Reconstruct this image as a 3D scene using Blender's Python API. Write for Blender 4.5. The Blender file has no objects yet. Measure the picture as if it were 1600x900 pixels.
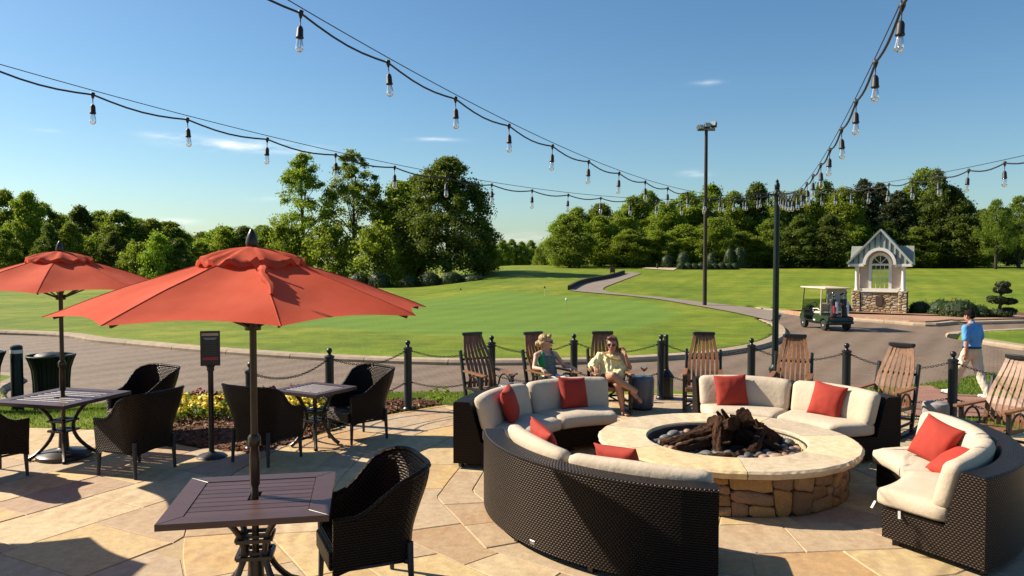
import bpy, bmesh, math, random
import numpy as np
from mathutils import Vector, Matrix, Euler, noise as mnoise
R = math.radians
SC = bpy.context.scene
COL = SC.collection
random.seed(7)

# ------------------------------------------------------------------ camera
F, CX, CY, EYE = 1220.0, 800.0, 450.0, 2.4          # focal length and centre in photo pixels, eye height in metres
PITCH = math.atan(47.0 / F)
cam = bpy.data.cameras.new('camera'); cam_o = bpy.data.objects.new('camera', cam); COL.objects.link(cam_o)
cam.sensor_width = 36.0; cam.lens = F / 1600.0 * 36.0; cam.clip_start = 0.05; cam.clip_end = 4000
cam_o.location = (0, 0, EYE); cam_o.rotation_euler = (R(90) - PITCH, 0, 0)
SC.camera = cam_o
SC.view_settings.view_transform = 'Standard'; SC.view_settings.look = 'None'
SC.view_settings.exposure = 0.92; SC.view_settings.gamma = 1.0
SC.cycles.use_denoising = True
SC.cycles.max_bounces = 8; SC.cycles.transparent_max_bounces = 12
SC.cycles.caustics_reflective = False; SC.cycles.caustics_refractive = False
SC.cycles.sample_clamp_indirect = 6.0

# ------------------------------------------------------------------ sky and sun
SUN_EL, SUN_AZ = R(36.0), math.atan2(0.30, -0.954)    # sun stands to the left and a little behind the scene
sun_vec = Vector((math.cos(SUN_EL) * math.cos(SUN_AZ), math.cos(SUN_EL) * math.sin(SUN_AZ), math.sin(SUN_EL)))
sun = bpy.data.lights.new('sun', 'SUN'); sun.energy = 5.0; sun.angle = R(0.53); sun.color = (1.0, 0.89, 0.72)
sun_o = bpy.data.objects.new('sun', sun); COL.objects.link(sun_o)
sun_o.rotation_euler = sun_vec.to_track_quat('Z', 'Y').to_euler(); sun_o.location = sun_vec * 60
W = bpy.data.worlds.new('World'); SC.world = W; W.use_nodes = True
wn = W.node_tree.nodes; wl = W.node_tree.links; wn.clear()
w_out = wn.new('ShaderNodeOutputWorld'); w_bg = wn.new('ShaderNodeBackground'); w_sky = wn.new('ShaderNodeTexSky')
w_sky.sky_type = 'NISHITA'; w_sky.sun_disc = False; w_sky.sun_elevation = SUN_EL
w_sky.sun_rotation = math.atan2(sun_vec.x, sun_vec.y)
w_sky.air_density = 1.0; w_sky.dust_density = 0.6; w_sky.ozone_density = 1.6; w_sky.altitude = 0
w_bg.inputs['Strength'].default_value = 0.063
def wnode(op, a, b=None):
    n = wn.new('ShaderNodeMath'); n.operation = op
    for i, v in enumerate((a, b)):
        if v is None: continue
        if isinstance(v, (int, float)): n.inputs[i].default_value = v
        else: wl.new(v, n.inputs[i])
    return n.outputs[0]
w_tc = wn.new('ShaderNodeTexCoord'); w_sep = wn.new('ShaderNodeSeparateXYZ'); wl.new(w_tc.outputs['Generated'], w_sep.inputs[0])
w_az = wnode('ARCTAN2', w_sep.outputs[0], w_sep.outputs[1]); w_el = wnode('ARCSINE', w_sep.outputs[2])
w_map = wn.new('ShaderNodeMapping'); w_map.inputs['Scale'].default_value = (14, 14, 70); wl.new(w_tc.outputs['Generated'], w_map.inputs[0])
w_nz = wn.new('ShaderNodeTexNoise'); w_nz.inputs['Scale'].default_value = 1.6; w_nz.inputs['Detail'].default_value = 6
wl.new(w_map.outputs[0], w_nz.inputs[0])
w_sum = None
for (cu, cv, su, sv, st) in ((268, 214, 34, 4, .55), (380, 229, 72, 7, .95), (440, 236, 40, 4, .3), (676, 219, 34, 2.6, .5), (1100, 132, 19, 3, .4),
                             (1086, 272, 19, 4, .5), (275, 346, 26, 5, .5), (420, 310, 30, 4, .25), (820, 372, 60, 8, .35), (70, 204, 20, 3, .2)):
    az0 = math.atan((cu - CX) / F); el0 = math.atan((403 - cv) / F * math.cos(az0))
    da = wnode('MULTIPLY', wnode('SUBTRACT', w_az, az0), F / su); de = wnode('MULTIPLY', wnode('SUBTRACT', w_el, el0), F / sv)
    g = wnode('MULTIPLY', wnode('POWER', 2.718, wnode('MULTIPLY', wnode('ADD', wnode('MULTIPLY', da, da), wnode('MULTIPLY', de, de)), -1.0)), st)
    w_sum = g if w_sum is None else wnode('ADD', w_sum, g)
w_rmp = wn.new('ShaderNodeMapRange'); w_rmp.inputs[1].default_value = .35; w_rmp.inputs[2].default_value = .65; wl.new(w_nz.outputs[0], w_rmp.inputs[0])
w_fac = wnode('MINIMUM', wnode('MULTIPLY', w_sum, w_rmp.outputs[0]), .8)
w_mix = wn.new('ShaderNodeMix'); w_mix.data_type = 'RGBA'; wl.new(w_fac, w_mix.inputs['Factor'])
w_hsv = wn.new('ShaderNodeHueSaturation'); w_hsv.inputs['Saturation'].default_value = 1.15; wl.new(w_sky.outputs[0], w_hsv.inputs['Color'])
w_tint = wn.new('ShaderNodeMix'); w_tint.data_type = 'RGBA'; w_tint.blend_type = 'MULTIPLY'; w_tint.inputs['Factor'].default_value = 1; w_tint.inputs[7].default_value = (.83, .995, 1.06, 1)
wl.new(w_hsv.outputs[0], w_tint.inputs[6]); wl.new(w_tint.outputs[2], w_mix.inputs[6]); w_mix.inputs[7].default_value = (10.5, 10.6, 10.8, 1)
wl.new(w_mix.outputs[2], w_bg.inputs[0]); wl.new(w_bg.outputs[0], w_out.inputs[0])

# ------------------------------------------------------------------ pixel helpers (a pixel is only a direction)
SP, CP = math.sin(PITCH), math.cos(PITCH)
def ray(u, v):
    x = (u - CX) / F; y = (CY - v) / F
    return Vector((x, CP + y * SP, -SP + y * CP))
def G(u, v, z=0.0):
    d = ray(u, v); t = (z - EYE) / d.z
    return Vector((d.x * t, d.y * t, z))
def AT(u, v, y):
    d = ray(u, v); t = y / d.y
    return Vector((d.x * t, y, EYE + d.z * t))
def ss(x, a, b):
    t = np.clip((np.asarray(x, dtype=float) - a) / (b - a), 0, 1)
    return t * t * (3 - 2 * t)

# ------------------------------------------------------------------ polygons
def inpoly(px, py, poly):
    px = np.asarray(px, float); py = np.asarray(py, float)
    res = np.zeros(px.shape, bool); n = len(poly)
    for i in range(n):
        x1, y1 = poly[i]; x2, y2 = poly[(i + 1) % n]
        c = ((y1 > py) != (y2 > py)) & (px < (x2 - x1) * (py - y1) / ((y2 - y1) if y2 != y1 else 1e-9) + x1)
        res ^= c
    return res
def pdist(px, py, pts, closed=False):
    px = np.asarray(px, float); py = np.asarray(py, float)
    best = np.full(px.shape, 1e9); n = len(pts)
    for i in range(n if closed else n - 1):
        x1, y1 = pts[i]; x2, y2 = pts[(i + 1) % n]
        dx, dy = x2 - x1, y2 - y1; L = dx * dx + dy * dy + 1e-12
        t = np.clip(((px - x1) * dx + (py - y1) * dy) / L, 0, 1)
        best = np.minimum(best, np.hypot(px - x1 - t * dx, py - y1 - t * dy))
    return best
def spline(pts, step=.5, closed=False):
    P = [Vector((p[0], p[1])) for p in pts]; n = len(P); out = []
    for i in range(n if closed else n - 1):
        p0 = P[i - 1] if (closed or i > 0) else P[0]; p1 = P[i]; p2 = P[(i + 1) % n]; p3 = P[(i + 2) % n] if (closed or i + 2 < n) else P[-1]
        k = max(1, int((p2 - p1).length / step))
        for j in range(k):
            t = j / k
            out.append(tuple(.5 * ((2 * p1) + (p2 - p0) * t + (2 * p0 - 5 * p1 + 4 * p2 - p3) * t * t + (3 * p1 - p0 - 3 * p2 + p3) * t ** 3)))
    if not closed: out.append(tuple(P[-1]))
    return out

PIT = (2.3, 8.34)
ZR = -0.70                                        # road level; the patio is 0
PATIO = [(-14, -1), (-14, 11.2), (-8.5, 11.1), (-6.5, 10.95), (-5.4, 10.75), (-4.5, 10.1), (-3.75, 9.66), (-3.15, 9.4), (-2.8, 10.0), (-2.5, 10.95), (-2.1, 11.67), (-1.6, 12.2),
         (-1.04, 12.75), (0.2, 13.4), (1.3, 13.65), (2.6, 13.65), (4.0, 13.2), (5.0, 12.4), (5.7, 11.55), (6.6, 10.85), (7.6, 10.1), (9.0, 9.0), (11, 7.0), (12, 4), (12, -1)]
pc = lambda u, v, z: tuple(G(u, v, z)[:2])
NEAR = [(-60, 25), (-20, 21.5), (-13.6, 20.4), (-12.2, 19.4), (-11.9, 18.2), (-11.0, 16.8), (-9.6, 15.6), (-8.4, 16.0), (-7.3, 17.1), (-5.9, 17.4), (-3, 17.3), (0, 17.2), (4, 17.2), (7, 17.6), (9.7, 18.4), (12.9, 20.3), (16, 20.3), (20, 18), (40, 8)]
NEAR = spline(NEAR, .6)
FARK = [(-80, 36), (-40, 33.5)] + [pc(u, v, ZR + .1) for u, v in ((0, 519), (160, 532), (330, 547), (520, 559), (700, 565), (840, 565), (940, 563), (1045, 558), (1120, 552), (1180, 543), (1213, 533), (1228, 522), (1222, 509), (1196, 499))]
FARK = spline(FARK, .6)
APRON = [pc(u, v, ZR + .1) for u, v in ((1180, 481), (1240, 489), (1322, 497), (1400, 503), (1455, 507), (1508, 503), (1600, 502))] + [(60, 48)]
APRON = spline(APRON, .6)
ISLE = spline([(16.9, 29.2), (17.3, 31.0), (19.3, 32.0), (21.8, 33.0), (30, 36.5), (50, 43), (50, 14), (40, 14.5), (24, 20.6), (18.6, 23.2), (17.2, 26)], .6, True)
ROAD = NEAR + [(60, 5)] + APRON[::-1] + FARK[::-1]
NEARSIDE = NEAR + [(60, -10), (-60, -10)]
def lawn_z(x, y):
    x = np.asarray(x, float); y = np.asarray(y, float)
    a = x / np.maximum(y, 1.0)
    w = ss(a, -.15, .015)
    z = -.56 + w * 1.78 * ss(y, 38, 102) + (1 - w) * .25 * ss(y, 60, 110)
    z = z + .10 * np.sin(x * .09 + .6) * np.sin(y * .075) * ss(y, 34, 55) * (1 - ss(y, 110, 140))
    z = z - 2.4 * ss(y, 122, 230) * (1 - ss(a, .25, .4))
    return z
def ground_z(x, y):
    x = np.asarray(x, float); y = np.asarray(y, float)
    z = lawn_z(x, y)
    near = inpoly(x, y, NEARSIDE)
    dp = pdist(x, y, PATIO, True); dr = pdist(x, y, NEAR)
    t = dp / (dp + dr + 1e-6)
    z = np.where(near, -.015 - .57 * ss(t, .08, 1.0), z)
    z = np.where(inpoly(x, y, PATIO), -.3, z)
    road = inpoly(x, y, ROAD) & ~inpoly(x, y, ISLE)
    road |= (pdist(x, y, FARK) < .40) | (pdist(x, y, APRON) < .40) | (pdist(x, y, ISLE, True) < .40)
    z = np.where(road, ZR - .12, z)
    return z
def gz(x, y): return float(ground_z(np.array([x]), np.array([y]))[0])
def PT(u, v, zf=None):
    """where a pixel's ray meets the lawn"""
    zf = zf or lawn_z
    d = ray(u, v); t = np.geomspace(8, 400, 1800)
    X, Y, Z = d.x * t, d.y * t, EYE + d.z * t
    k = np.nonzero(Z < zf(X, Y))[0]
    i = k[0] if len(k) else 1300
    return Vector((X[i], Y[i], float(zf(X[i:i + 1], Y[i:i + 1])[0])))

# ------------------------------------------------------------------ mesh builder
class MB:
    def __init__(s): s.v = []; s.f = []; s.uv = {}
    def add(s, verts, faces, M=None):
        o = len(s.v)
        s.v += [tuple(M @ Vector(p)) for p in verts] if M is not None else [tuple(p) for p in verts]
        s.f += [tuple(i + o for i in f) for f in faces]
        return o
    def box(s, c, d, M=None, r=0.0):
        x, y, z = d[0] / 2, d[1] / 2, d[2] / 2
        T = Matrix.Translation(c)
        if M is not None: T = M @ T
        if r <= 0:
            vs = [(i * x, j * y, k * z) for k in (-1, 1) for j in (-1, 1) for i in (-1, 1)]
            s.add(vs, [(0, 2, 3, 1), (4, 5, 7, 6), (0, 1, 5, 4), (2, 6, 7, 3), (0, 4, 6, 2), (1, 3, 7, 5)], T); return s
        r = min(r, x * .95, y * .95, z * .95)
        vs, idx = [], {}
        for sx in (-1, 1):
            for sy in (-1, 1):
                for sz in (-1, 1):
                    for a in range(3):
                        p = [sx * (x - r), sy * (y - r), sz * (z - r)]
                        p[a] = (sx, sy, sz)[a] * (x, y, z)[a]
                        idx[(sx, sy, sz, a)] = len(vs); vs.append(tuple(p))
        I = lambda sx, sy, sz, a: idx[(sx, sy, sz, a)]
        fs = []
        for k in (-1, 1):
            q = [(-1, -1), (1, -1), (1, 1), (-1, 1)]
            if k < 0: q = q[::-1]
            fs.append(tuple(I(k, a, b, 0) for a, b in q)); fs.append(tuple(I(b, k, a, 1) for a, b in q)); fs.append(tuple(I(a, b, k, 2) for a, b in q))
        for a_, b_ in ((0, 1), (1, 2), (2, 0)):
            c_ = 3 - a_ - b_
            for sa in (-1, 1):
                for sb in (-1, 1):
                    def K(sc, ax):
                        t = [0, 0, 0]; t[a_] = sa; t[b_] = sb; t[c_] = sc; return I(t[0], t[1], t[2], ax)
                    q = (K(-1, a_), K(-1, b_), K(1, b_), K(1, a_))
                    fs.append(q if sa * sb > 0 else q[::-1])
        for sx in (-1, 1):
            for sy in (-1, 1):
                for sz in (-1, 1):
                    q = (I(sx, sy, sz, 0), I(sx, sy, sz, 1), I(sx, sy, sz, 2))
                    fs.append(q if sx * sy * sz > 0 else q[::-1])
        s.add(vs, fs, T); return s
    def bar(s, p0, p1, w, t, up=(0, 0, 1), r=0.0):
        """box from p0 to p1, w across, t thick"""
        p0, p1 = Vector(p0), Vector(p1); d = p1 - p0; L = d.length; x = d.normalized()
        y = Vector(up).cross(x)
        if y.length < 1e-4: y = Vector((0, 1, 0)).cross(x)
        y.normalize(); z = x.cross(y)
        M = Matrix((x, y, z)).transposed().to_4x4(); M.translation = (p0 + p1) / 2
        return s.box((0, 0, 0), (L, w, t), M, r)
    def tube(s, pts, rad, n=8, cap=True, closed=False, flat=None):
        P = [Vector(p) for p in pts]; m = len(P)
        rs = rad if isinstance(rad, (list, tuple)) else [rad] * m
        t0 = (P[1] - P[0]).normalized()
        u = t0.orthogonal().normalized(); rings = []; vs = []
        for i in range(m):
            if closed: t = P[(i + 1) % m] - P[i - 1]
            else: t = (P[min(i + 1, m - 1)] - P[max(i - 1, 0)])
            t.normalize(); u = (u - t * u.dot(t))
            if u.length < 1e-6: u = t.orthogonal()
            u.normalize(); w = t.cross(u)
            for k in range(n):
                a = 2 * math.pi * k / n
                vs.append(P[i] + (u * math.cos(a) + w * math.sin(a)) * rs[i])
        fs = []
        for i in range(m if closed else m - 1):
            j = (i + 1) % m
            for k in range(n):
                fs.append((i * n + k, i * n + (k + 1) % n, j * n + (k + 1) % n, j * n + k))
        if cap and not closed:
            fs.append(tuple(range(n))[::-1]); fs.append(tuple((m - 1) * n + k for k in range(n)))
        s.add(vs, fs); return s
    def lathe(s, prof, n=20, c=(0, 0, 0), M=None):
        vs, fs = [], []
        for r, z in prof:
            for k in range(n):
                a = 2 * math.pi * k / n; vs.append((c[0] + r * math.cos(a), c[1] + r * math.sin(a), c[2] + z))
        m = len(prof)
        for i in range(m - 1):
            for k in range(n):
                fs.append((i * n + k, i * n + (k + 1) % n, (i + 1) * n + (k + 1) % n, (i + 1) * n + k))
        if prof[0][0] > 1e-4: fs.append(tuple(range(n))[::-1])
        if prof[-1][0] > 1e-4: fs.append(tuple((m - 1) * n + k for k in range(n)))
        s.add(vs, fs, M); return s
    def prism(s, poly, z0, z1, M=None, bev=0.0):
        n = len(poly)
        if bev:
            cx = sum(p[0] for p in poly) / n; cy = sum(p[1] for p in poly) / n
            ins = []
            for x, y in poly:
                d = math.hypot(x - cx, y - cy) or 1; k = max(0, 1 - bev * 1.4 / d); ins.append((cx + (x - cx) * k, cy + (y - cy) * k))
            vs = [(x, y, z0) for x, y in poly] + [(x, y, z1 - bev) for x, y in poly] + [(x, y, z1) for x, y in ins]
            fs = [tuple(range(n))[::-1], tuple(2 * n + i for i in range(n))]
            for b in (0, n):
                fs += [(b + i, b + (i + 1) % n, b + n + (i + 1) % n, b + n + i) for i in range(n)]
        else:
            vs = [(x, y, z0) for x, y in poly] + [(x, y, z1) for x, y in poly]
            fs = [tuple(range(n))[::-1], tuple(n + i for i in range(n))] + [(i, (i + 1) % n, n + (i + 1) % n, n + i) for i in range(n)]
        s.add(vs, fs, M); return s
    def ball(s, c, rad, nu=12, nv=8, M=None, fn=None):
        rad = (rad,) * 3 if isinstance(rad, (int, float)) else rad
        vs, fs = [(0, 0, -1)], []
        for i in range(1, nv):
            th = math.pi * i / nv - math.pi / 2
            for k in range(nu):
                a = 2 * math.pi * k / nu; vs.append((math.cos(th) * math.cos(a), math.cos(th) * math.sin(a), math.sin(th)))
        vs.append((0, 0, 1)); top = len(vs) - 1
        for k in range(nu): fs.append((0, 1 + (k + 1) % nu, 1 + k))
        for i in range(nv - 2):
            for k in range(nu):
                a = 1 + i * nu; fs.append((a + k, a + (k + 1) % nu, a + nu + (k + 1) % nu, a + nu + k))
        for k in range(nu): fs.append((top, 1 + (nv - 2) * nu + k, 1 + (nv - 2) * nu + (k + 1) % nu))
        if fn: vs = [fn(Vector(p)) for p in vs]
        T = Matrix.Translation(c)
        if M is not None: T = T @ M
        s.add([(p[0] * rad[0], p[1] * rad[1], p[2] * rad[2]) for p in vs], fs, T); return s
    def mesh(s, name, m=None, smooth=False, angle=None):
        me = bpy.data.meshes.new(name); me.from_pydata(s.v, [], s.f)
        if m is not None: me.materials.append(m)
        if smooth:
            me.polygons.foreach_set('use_smooth', [True] * len(me.polygons))
            if angle is not None: me.set_sharp_from_angle(angle=R(angle))
        me.update(); return me
def link(name, me, parent=None, loc=None, rz=None):
    o = bpy.data.objects.new(name, me); COL.objects.link(o)
    if parent is not None: o.parent = parent
    if loc is not None: o.location = loc
    if rz is not None: o.rotation_euler = (0, 0, rz)
    return o
def part(name, mb, m, parent, smooth=False, angle=40, label=None):
    o = link(name, mb.mesh(name, m, smooth, angle if smooth else None), parent)
    if label: o['label'] = label
    return o
def tag(o, label=None, cat=None, group=None, kind=None):
    if label: o['label'] = label
    if cat: o['category'] = cat
    if group: o['group'] = group
    if kind: o['kind'] = kind
    return o
def thing(name, label, cat, loc=(0, 0, 0), rz=0, group=None):
    o = bpy.data.objects.new(name, None); COL.objects.link(o); o.empty_display_size = .1
    o.location = loc; o.rotation_euler = (0, 0, rz)
    return tag(o, label, cat, group)
def copy_tree(o, parent=None):
    c = o.copy(); COL.objects.link(c)
    if parent is not None: c.parent = parent
    for ch in list(o.children): copy_tree(ch, c)
    return c
def structure(name, mb, m, smooth=False):
    o = link(name, mb.mesh(name, m, smooth)); o['kind'] = 'structure'; return o

# ------------------------------------------------------------------ materials
def new_mat(name):
    m = bpy.data.materials.new(name); m.use_nodes = True
    n = m.node_tree.nodes; b = n['Principled BSDF']; return m, n, m.node_tree.links, b
def math_n(n, l, op, a, b=None, c=None):
    q = n.new('ShaderNodeMath'); q.operation = op
    for i, v in enumerate((a, b, c)):
        if v is None: continue
        if isinstance(v, (int, float)): q.inputs[i].default_value = v
        else: l.new(v, q.inputs[i])
    return q.outputs[0]
def mixc(n, l, fac, a, b, blend='MIX'):
    q = n.new('ShaderNodeMix'); q.data_type = 'RGBA'; q.blend_type = blend
    for sock, v in ((q.inputs['Factor'], fac), (q.inputs[6], a), (q.inputs[7], b)):
        if isinstance(v, (int, float)): sock.default_value = v
        elif isinstance(v, tuple): sock.default_value = (v + (1,))[:4]
        else: l.new(v, sock)
    return q.outputs[2]
def noise_n(n, l, vec, scale, detail=4, rough=.55, dist=0):
    q = n.new('ShaderNodeTexNoise'); q.inputs['Scale'].default_value = scale; q.inputs['Detail'].default_value = detail
    q.inputs['Roughness'].default_value = rough; q.inputs['Distortion'].default_value = dist
    if vec is not None: l.new(vec, q.inputs['Vector'])
    return q.outputs[0]
def ramp_n(n, l, fac, stops):
    q = n.new('ShaderNodeValToRGB'); e = q.color_ramp.elements
    while len(e) < len(stops): e.new(.5)
    for i, (p, c) in enumerate(stops): e[i].position = p; e[i].color = (c + (1,))[:4] if isinstance(c, tuple) else (c, c, c, 1)
    l.new(fac, q.inputs[0]); return q.outputs[0]
def bump_n(n, l, h, strength, dist=.01):
    q = n.new('ShaderNodeBump'); q.inputs['Strength'].default_value = strength; q.inputs['Distance'].default_value = dist
    l.new(h, q.inputs['Height']); return q.outputs[0]
def coords(n, l, kind='Object', scale=(1, 1, 1)):
    t = n.new('ShaderNodeTexCoord'); mp = n.new('ShaderNodeMapping'); mp.inputs['Scale'].default_value = scale
    l.new(t.outputs[kind], mp.inputs[0]); return mp.outputs[0]
def pmat(name, c1, c2=None, scale=6.0, rough=.5, bump=0.0, bscale=None, metal=0.0, spec=.5, sheen=0, stretch=(1, 1, 1), rand=0.0, coat=0, dist=.01, detail=5, kind='Object'):
    m, n, l, b = new_mat(name)
    vec = coords(n, l, kind, stretch)
    b.inputs['Roughness'].default_value = rough; b.inputs['Metallic'].default_value = metal
    b.inputs['Specular IOR Level'].default_value = spec; b.inputs['Coat Weight'].default_value = coat
    if sheen: b.inputs['Sheen Weight'].default_value = sheen
    c2 = c2 or tuple(x * .8 for x in c1)
    fac = ramp_n(n, l, noise_n(n, l, vec, scale, detail), [(.3, 0.0), (.7, 1.0)])
    col = mixc(n, l, fac, c1, c2)
    if rand:
        oi = n.new('ShaderNodeObjectInfo')
        hv = n.new('ShaderNodeHueSaturation'); l.new(col, hv.inputs['Color'])
        l.new(math_n(n, l, 'MULTIPLY_ADD', oi.outputs['Random'], rand * 2, 1 - rand), hv.inputs['Value']); col = hv.outputs[0]
    l.new(col, b.inputs['Base Color'])
    if bump:
        l.new(bump_n(n, l, noise_n(n, l, vec, bscale or scale * 6, 6, .6), bump, dist), b.inputs['Normal'])
    return m
M = {}
M['black'] = pmat('black_paint', (.007, .007, .008), (.012, .012, .013), 9, .38, .06, 60)
M['greenpaint'] = pmat('green_paint', (.004, .010, .007), (.006, .014, .010), 7, .45, .05, 50, spec=.3)
M['bronze'] = pmat('bronze_tube', (.030, .020, .014), (.045, .030, .020), 12, .34, .05, 50, metal=.3)
M['tabletop'] = pmat('table_slat', (.052, .026, .022), (.078, .042, .036), 5, .42, .12, 50, stretch=(1.2, 14, 14), rand=.15, dist=.004)
M['tablebase'] = pmat('table_base', (.022, .014, .012), (.035, .022, .018), 8, .38, .06, 60)
M['cushion'] = pmat('cream_cushion', (.52, .43, .32), (.46, .375, .275), 4, .9, .45, 11, dist=.02, detail=8)
M['pillow'] = pmat('red_pillow', (.36, .027, .011), (.28, .020, .009), 5, .85, .22, 700, rand=.06, dist=.002)
M['strap'] = pmat('white_strap', (.75, .72, .66), None, 8, .8)
M['steel'] = pmat('grey_steel', (.35, .35, .34), (.25, .25, .24), 8, .35, .05, 60, metal=.8)
M['concrete'] = pmat('kerb_concrete', (.38, .29, .20), (.27, .205, .14), 3.5, .9, .35, 40, rand=.14, dist=.01)
M['stump'] = pmat('cast_stone', (.34, .31, .28), (.20, .18, .165), 7, .75, .7, 16, stretch=(1, 1, .35), dist=.02)
M['darkstool'] = pmat('dark_glazed_stool', (.06, .065, .075), (.16, .17, .19), 5, .34, .4, 12, stretch=(1.5, 1.5, .4), dist=.01)
M['char'] = pmat('charred_log', (.006, .0045, .004), (.095, .042, .019), 9, .9, 1.0, 22, stretch=(.28, 1, 1), rand=.5, dist=.06, spec=.15)
M['pebble'] = pmat('river_pebble', (.085, .080, .074), (.145, .135, .122), 5, .6, .15, 40, rand=.4)
M['pebbletan'] = pmat('tan_pebble', (.30, .16, .09), (.36, .24, .16), 5, .6, .15, 40, rand=.3)
M['liner'] = pmat('soot_liner', (.014, .013, .013), (.04, .036, .033), 3, .8, .3, 20)
M['ash'] = pmat('lava_bed', (.02, .018, .017), (.05, .045, .04), 20, .95, .8, 60, dist=.02)
M['mortar'] = pmat('mortar', (.44, .325, .18), (.34, .245, .13), 20, .95, .5, 80)
M['mortardark'] = pmat('dark_mortar', (.045, .028, .016), (.022, .015, .009), 20, .95, .5, 60)
M['yellow'] = pmat('yellow_plastic', (.8, .48, .01), None, 5, .5)
M['white'] = pmat('white_paint', (.72, .69, .64), (.66, .63, .58), 4, .55, .08, 30)
M['stucco'] = pmat('stucco', (.60, .47, .36), (.55, .42, .32), 5, .9, .4, 60)
M['rubber'] = pmat('tyre_rubber', (.012, .012, .012), None, 9, .7, .1)
M['rim'] = pmat('wheel_rim', (.62, .55, .42), None, 9, .45)
M['cartgreen'] = pmat('cart_green', (.012, .030, .012), (.016, .038, .016), 3, .28, coat=.3)
M['cartroof'] = pmat('cart_roof', (.66, .53, .38), (.6, .48, .35), 3, .5)
M['seatvinyl'] = pmat('seat_vinyl', (.55, .47, .36), None, 3, .6)
M['bagblack'] = pmat('golf_bag_black', (.015, .015, .018), (.03, .03, .035), 10, .6, .2, 60)
M['bagred'] = pmat('golf_bag_red', (.40, .02, .03), (.28, .015, .02), 8, .55, .2, 60)
M['towel'] = pmat('white_towel', (.72, .72, .74), (.5, .55, .7), 14, .9)
M['chrome'] = pmat('chrome', (.7, .7, .72), None, 4, .2, metal=1)
M['skin1'] = pmat('fair_skin', (.56, .33, .23), (.50, .28, .19), 9, .5)
M['skin2'] = pmat('tanned_skin', (.47, .25, .16), (.40, .20, .125), 9, .48)
M['skin3'] = pmat('ruddy_skin', (.45, .23, .15), (.38, .18, .12), 9, .5)
for k in ('skin1', 'skin2', 'skin3'):
    bb = M[k].node_tree.nodes['Principled BSDF']; bb.inputs['Subsurface Weight'].default_value = .08; bb.inputs['Subsurface Radius'].default_value = (.02, .008, .004)
M['hairblond'] = pmat('blond_hair', (.46, .31, .13), (.28, .17, .07), 40, .45, .6, 120, stretch=(1, 1, .3))
M['hairbrown'] = pmat('auburn_hair', (.14, .06, .03), (.07, .03, .015), 40, .45, .6, 120, stretch=(1, 1, .3))
M['hairdark'] = pmat('dark_hair', (.010, .007, .006), (.022, .017, .014), 40, .8, .6, 120, spec=.05, stretch=(1, 1, .3))
M['yellowtop'] = pmat('yellow_blouse', (.88, .78, .44), (.84, .70, .30), 16, .85, .5, 25, dist=.02)
M['trim'] = pmat('blouse_trim', (.62, .40, .09), (.75, .55, .2), 60, .8, .6, 90)
M['shorts'] = pmat('white_shorts', (.74, .69, .62), None, 8, .85, .3, 20)
M['dressdark'] = pmat('brown_shorts', (.16, .07, .04), None, 8, .85, .3, 20)
M['polo'] = pmat('blue_polo', (.10, .33, .72), (.085, .29, .66), 8, .8, .5, 14, dist=.02)
M['khaki'] = pmat('khaki_trousers', (.62, .54, .43), (.54, .46, .36), 7, .85, .6, 10, dist=.03)
M['shoe'] = pmat('white_shoe', (.72, .70, .68), None, 9, .6)
M['sandal'] = pmat('sandal_leather', (.10, .035, .02), None, 9, .6)
M['lens'] = pmat('sunglass_lens', (.05, .008, .008), None, 9, .08, spec=.8)
M['bark'] = pmat('bark', (.075, .055, .04), (.035, .027, .02), 4, .95, 1.0, 14, stretch=(1, 1, .25), dist=.05)
M['mulchbase'] = pmat('mulch_soil', (.16, .062, .028), (.08, .032, .016), 14, .95, .9, 40, dist=.03)
M['filament'] = pmat('filament', (.75, .42, .16), None, 4, .3, metal=.6)
M['cableblack'] = pmat('black_cable', (.012, .012, .014), None, 4, .55)
M['greyarm'] = pmat('galvanised_arm', (.30, .26, .21), (.22, .19, .16), 6, .5, .2, 40)
M['lamplens'] = pmat('flood_lens', (.45, .48, .5), None, 4, .15)
M['lampcase'] = pmat('flood_case', (.03, .03, .03), None, 4, .5)
M['timber'] = pmat('dark_timber', (.05, .033, .022), (.025, .018, .013), 5, .9, .6, 20)
M['rustsign'] = pmat('rust_panel', (.06, .03, .018), (.10, .05, .03), 4, .7)
M['belt'] = pmat('black_belt', (.012, .012, .016), None, 4, .5)
def glass_mat(name, tint, alpha_mix, rough=.02):
    m, n, l, b = new_mat(name); out = n['Material Output']
    t = n.new('ShaderNodeBsdfTransparent'); t.inputs[0].default_value = tint + (1,)
    g = n.new('ShaderNodeBsdfGlossy'); g.inputs['Roughness'].default_value = rough
    lw = n.new('ShaderNodeLayerWeight'); lw.inputs[0].default_value = alpha_mix
    mx = n.new('ShaderNodeMixShader'); l.new(lw.outputs['Fresnel'], mx.inputs[0]); l.new(t.outputs[0], mx.inputs[1]); l.new(g.outputs[0], mx.inputs[2])
    l.new(mx.outputs[0], out.inputs[0]); return m
M['glass'] = glass_mat('clear_glass', (.93, .93, .92), .38)
M['amber'] = glass_mat('amber_drink', (.85, .42, .08), .15)
M['pane'] = glass_mat('window_glass', (.78, .80, .78), .3)
M['windscreen'] = glass_mat('tinted_screen', (.55, .60, .58), .25)
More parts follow.
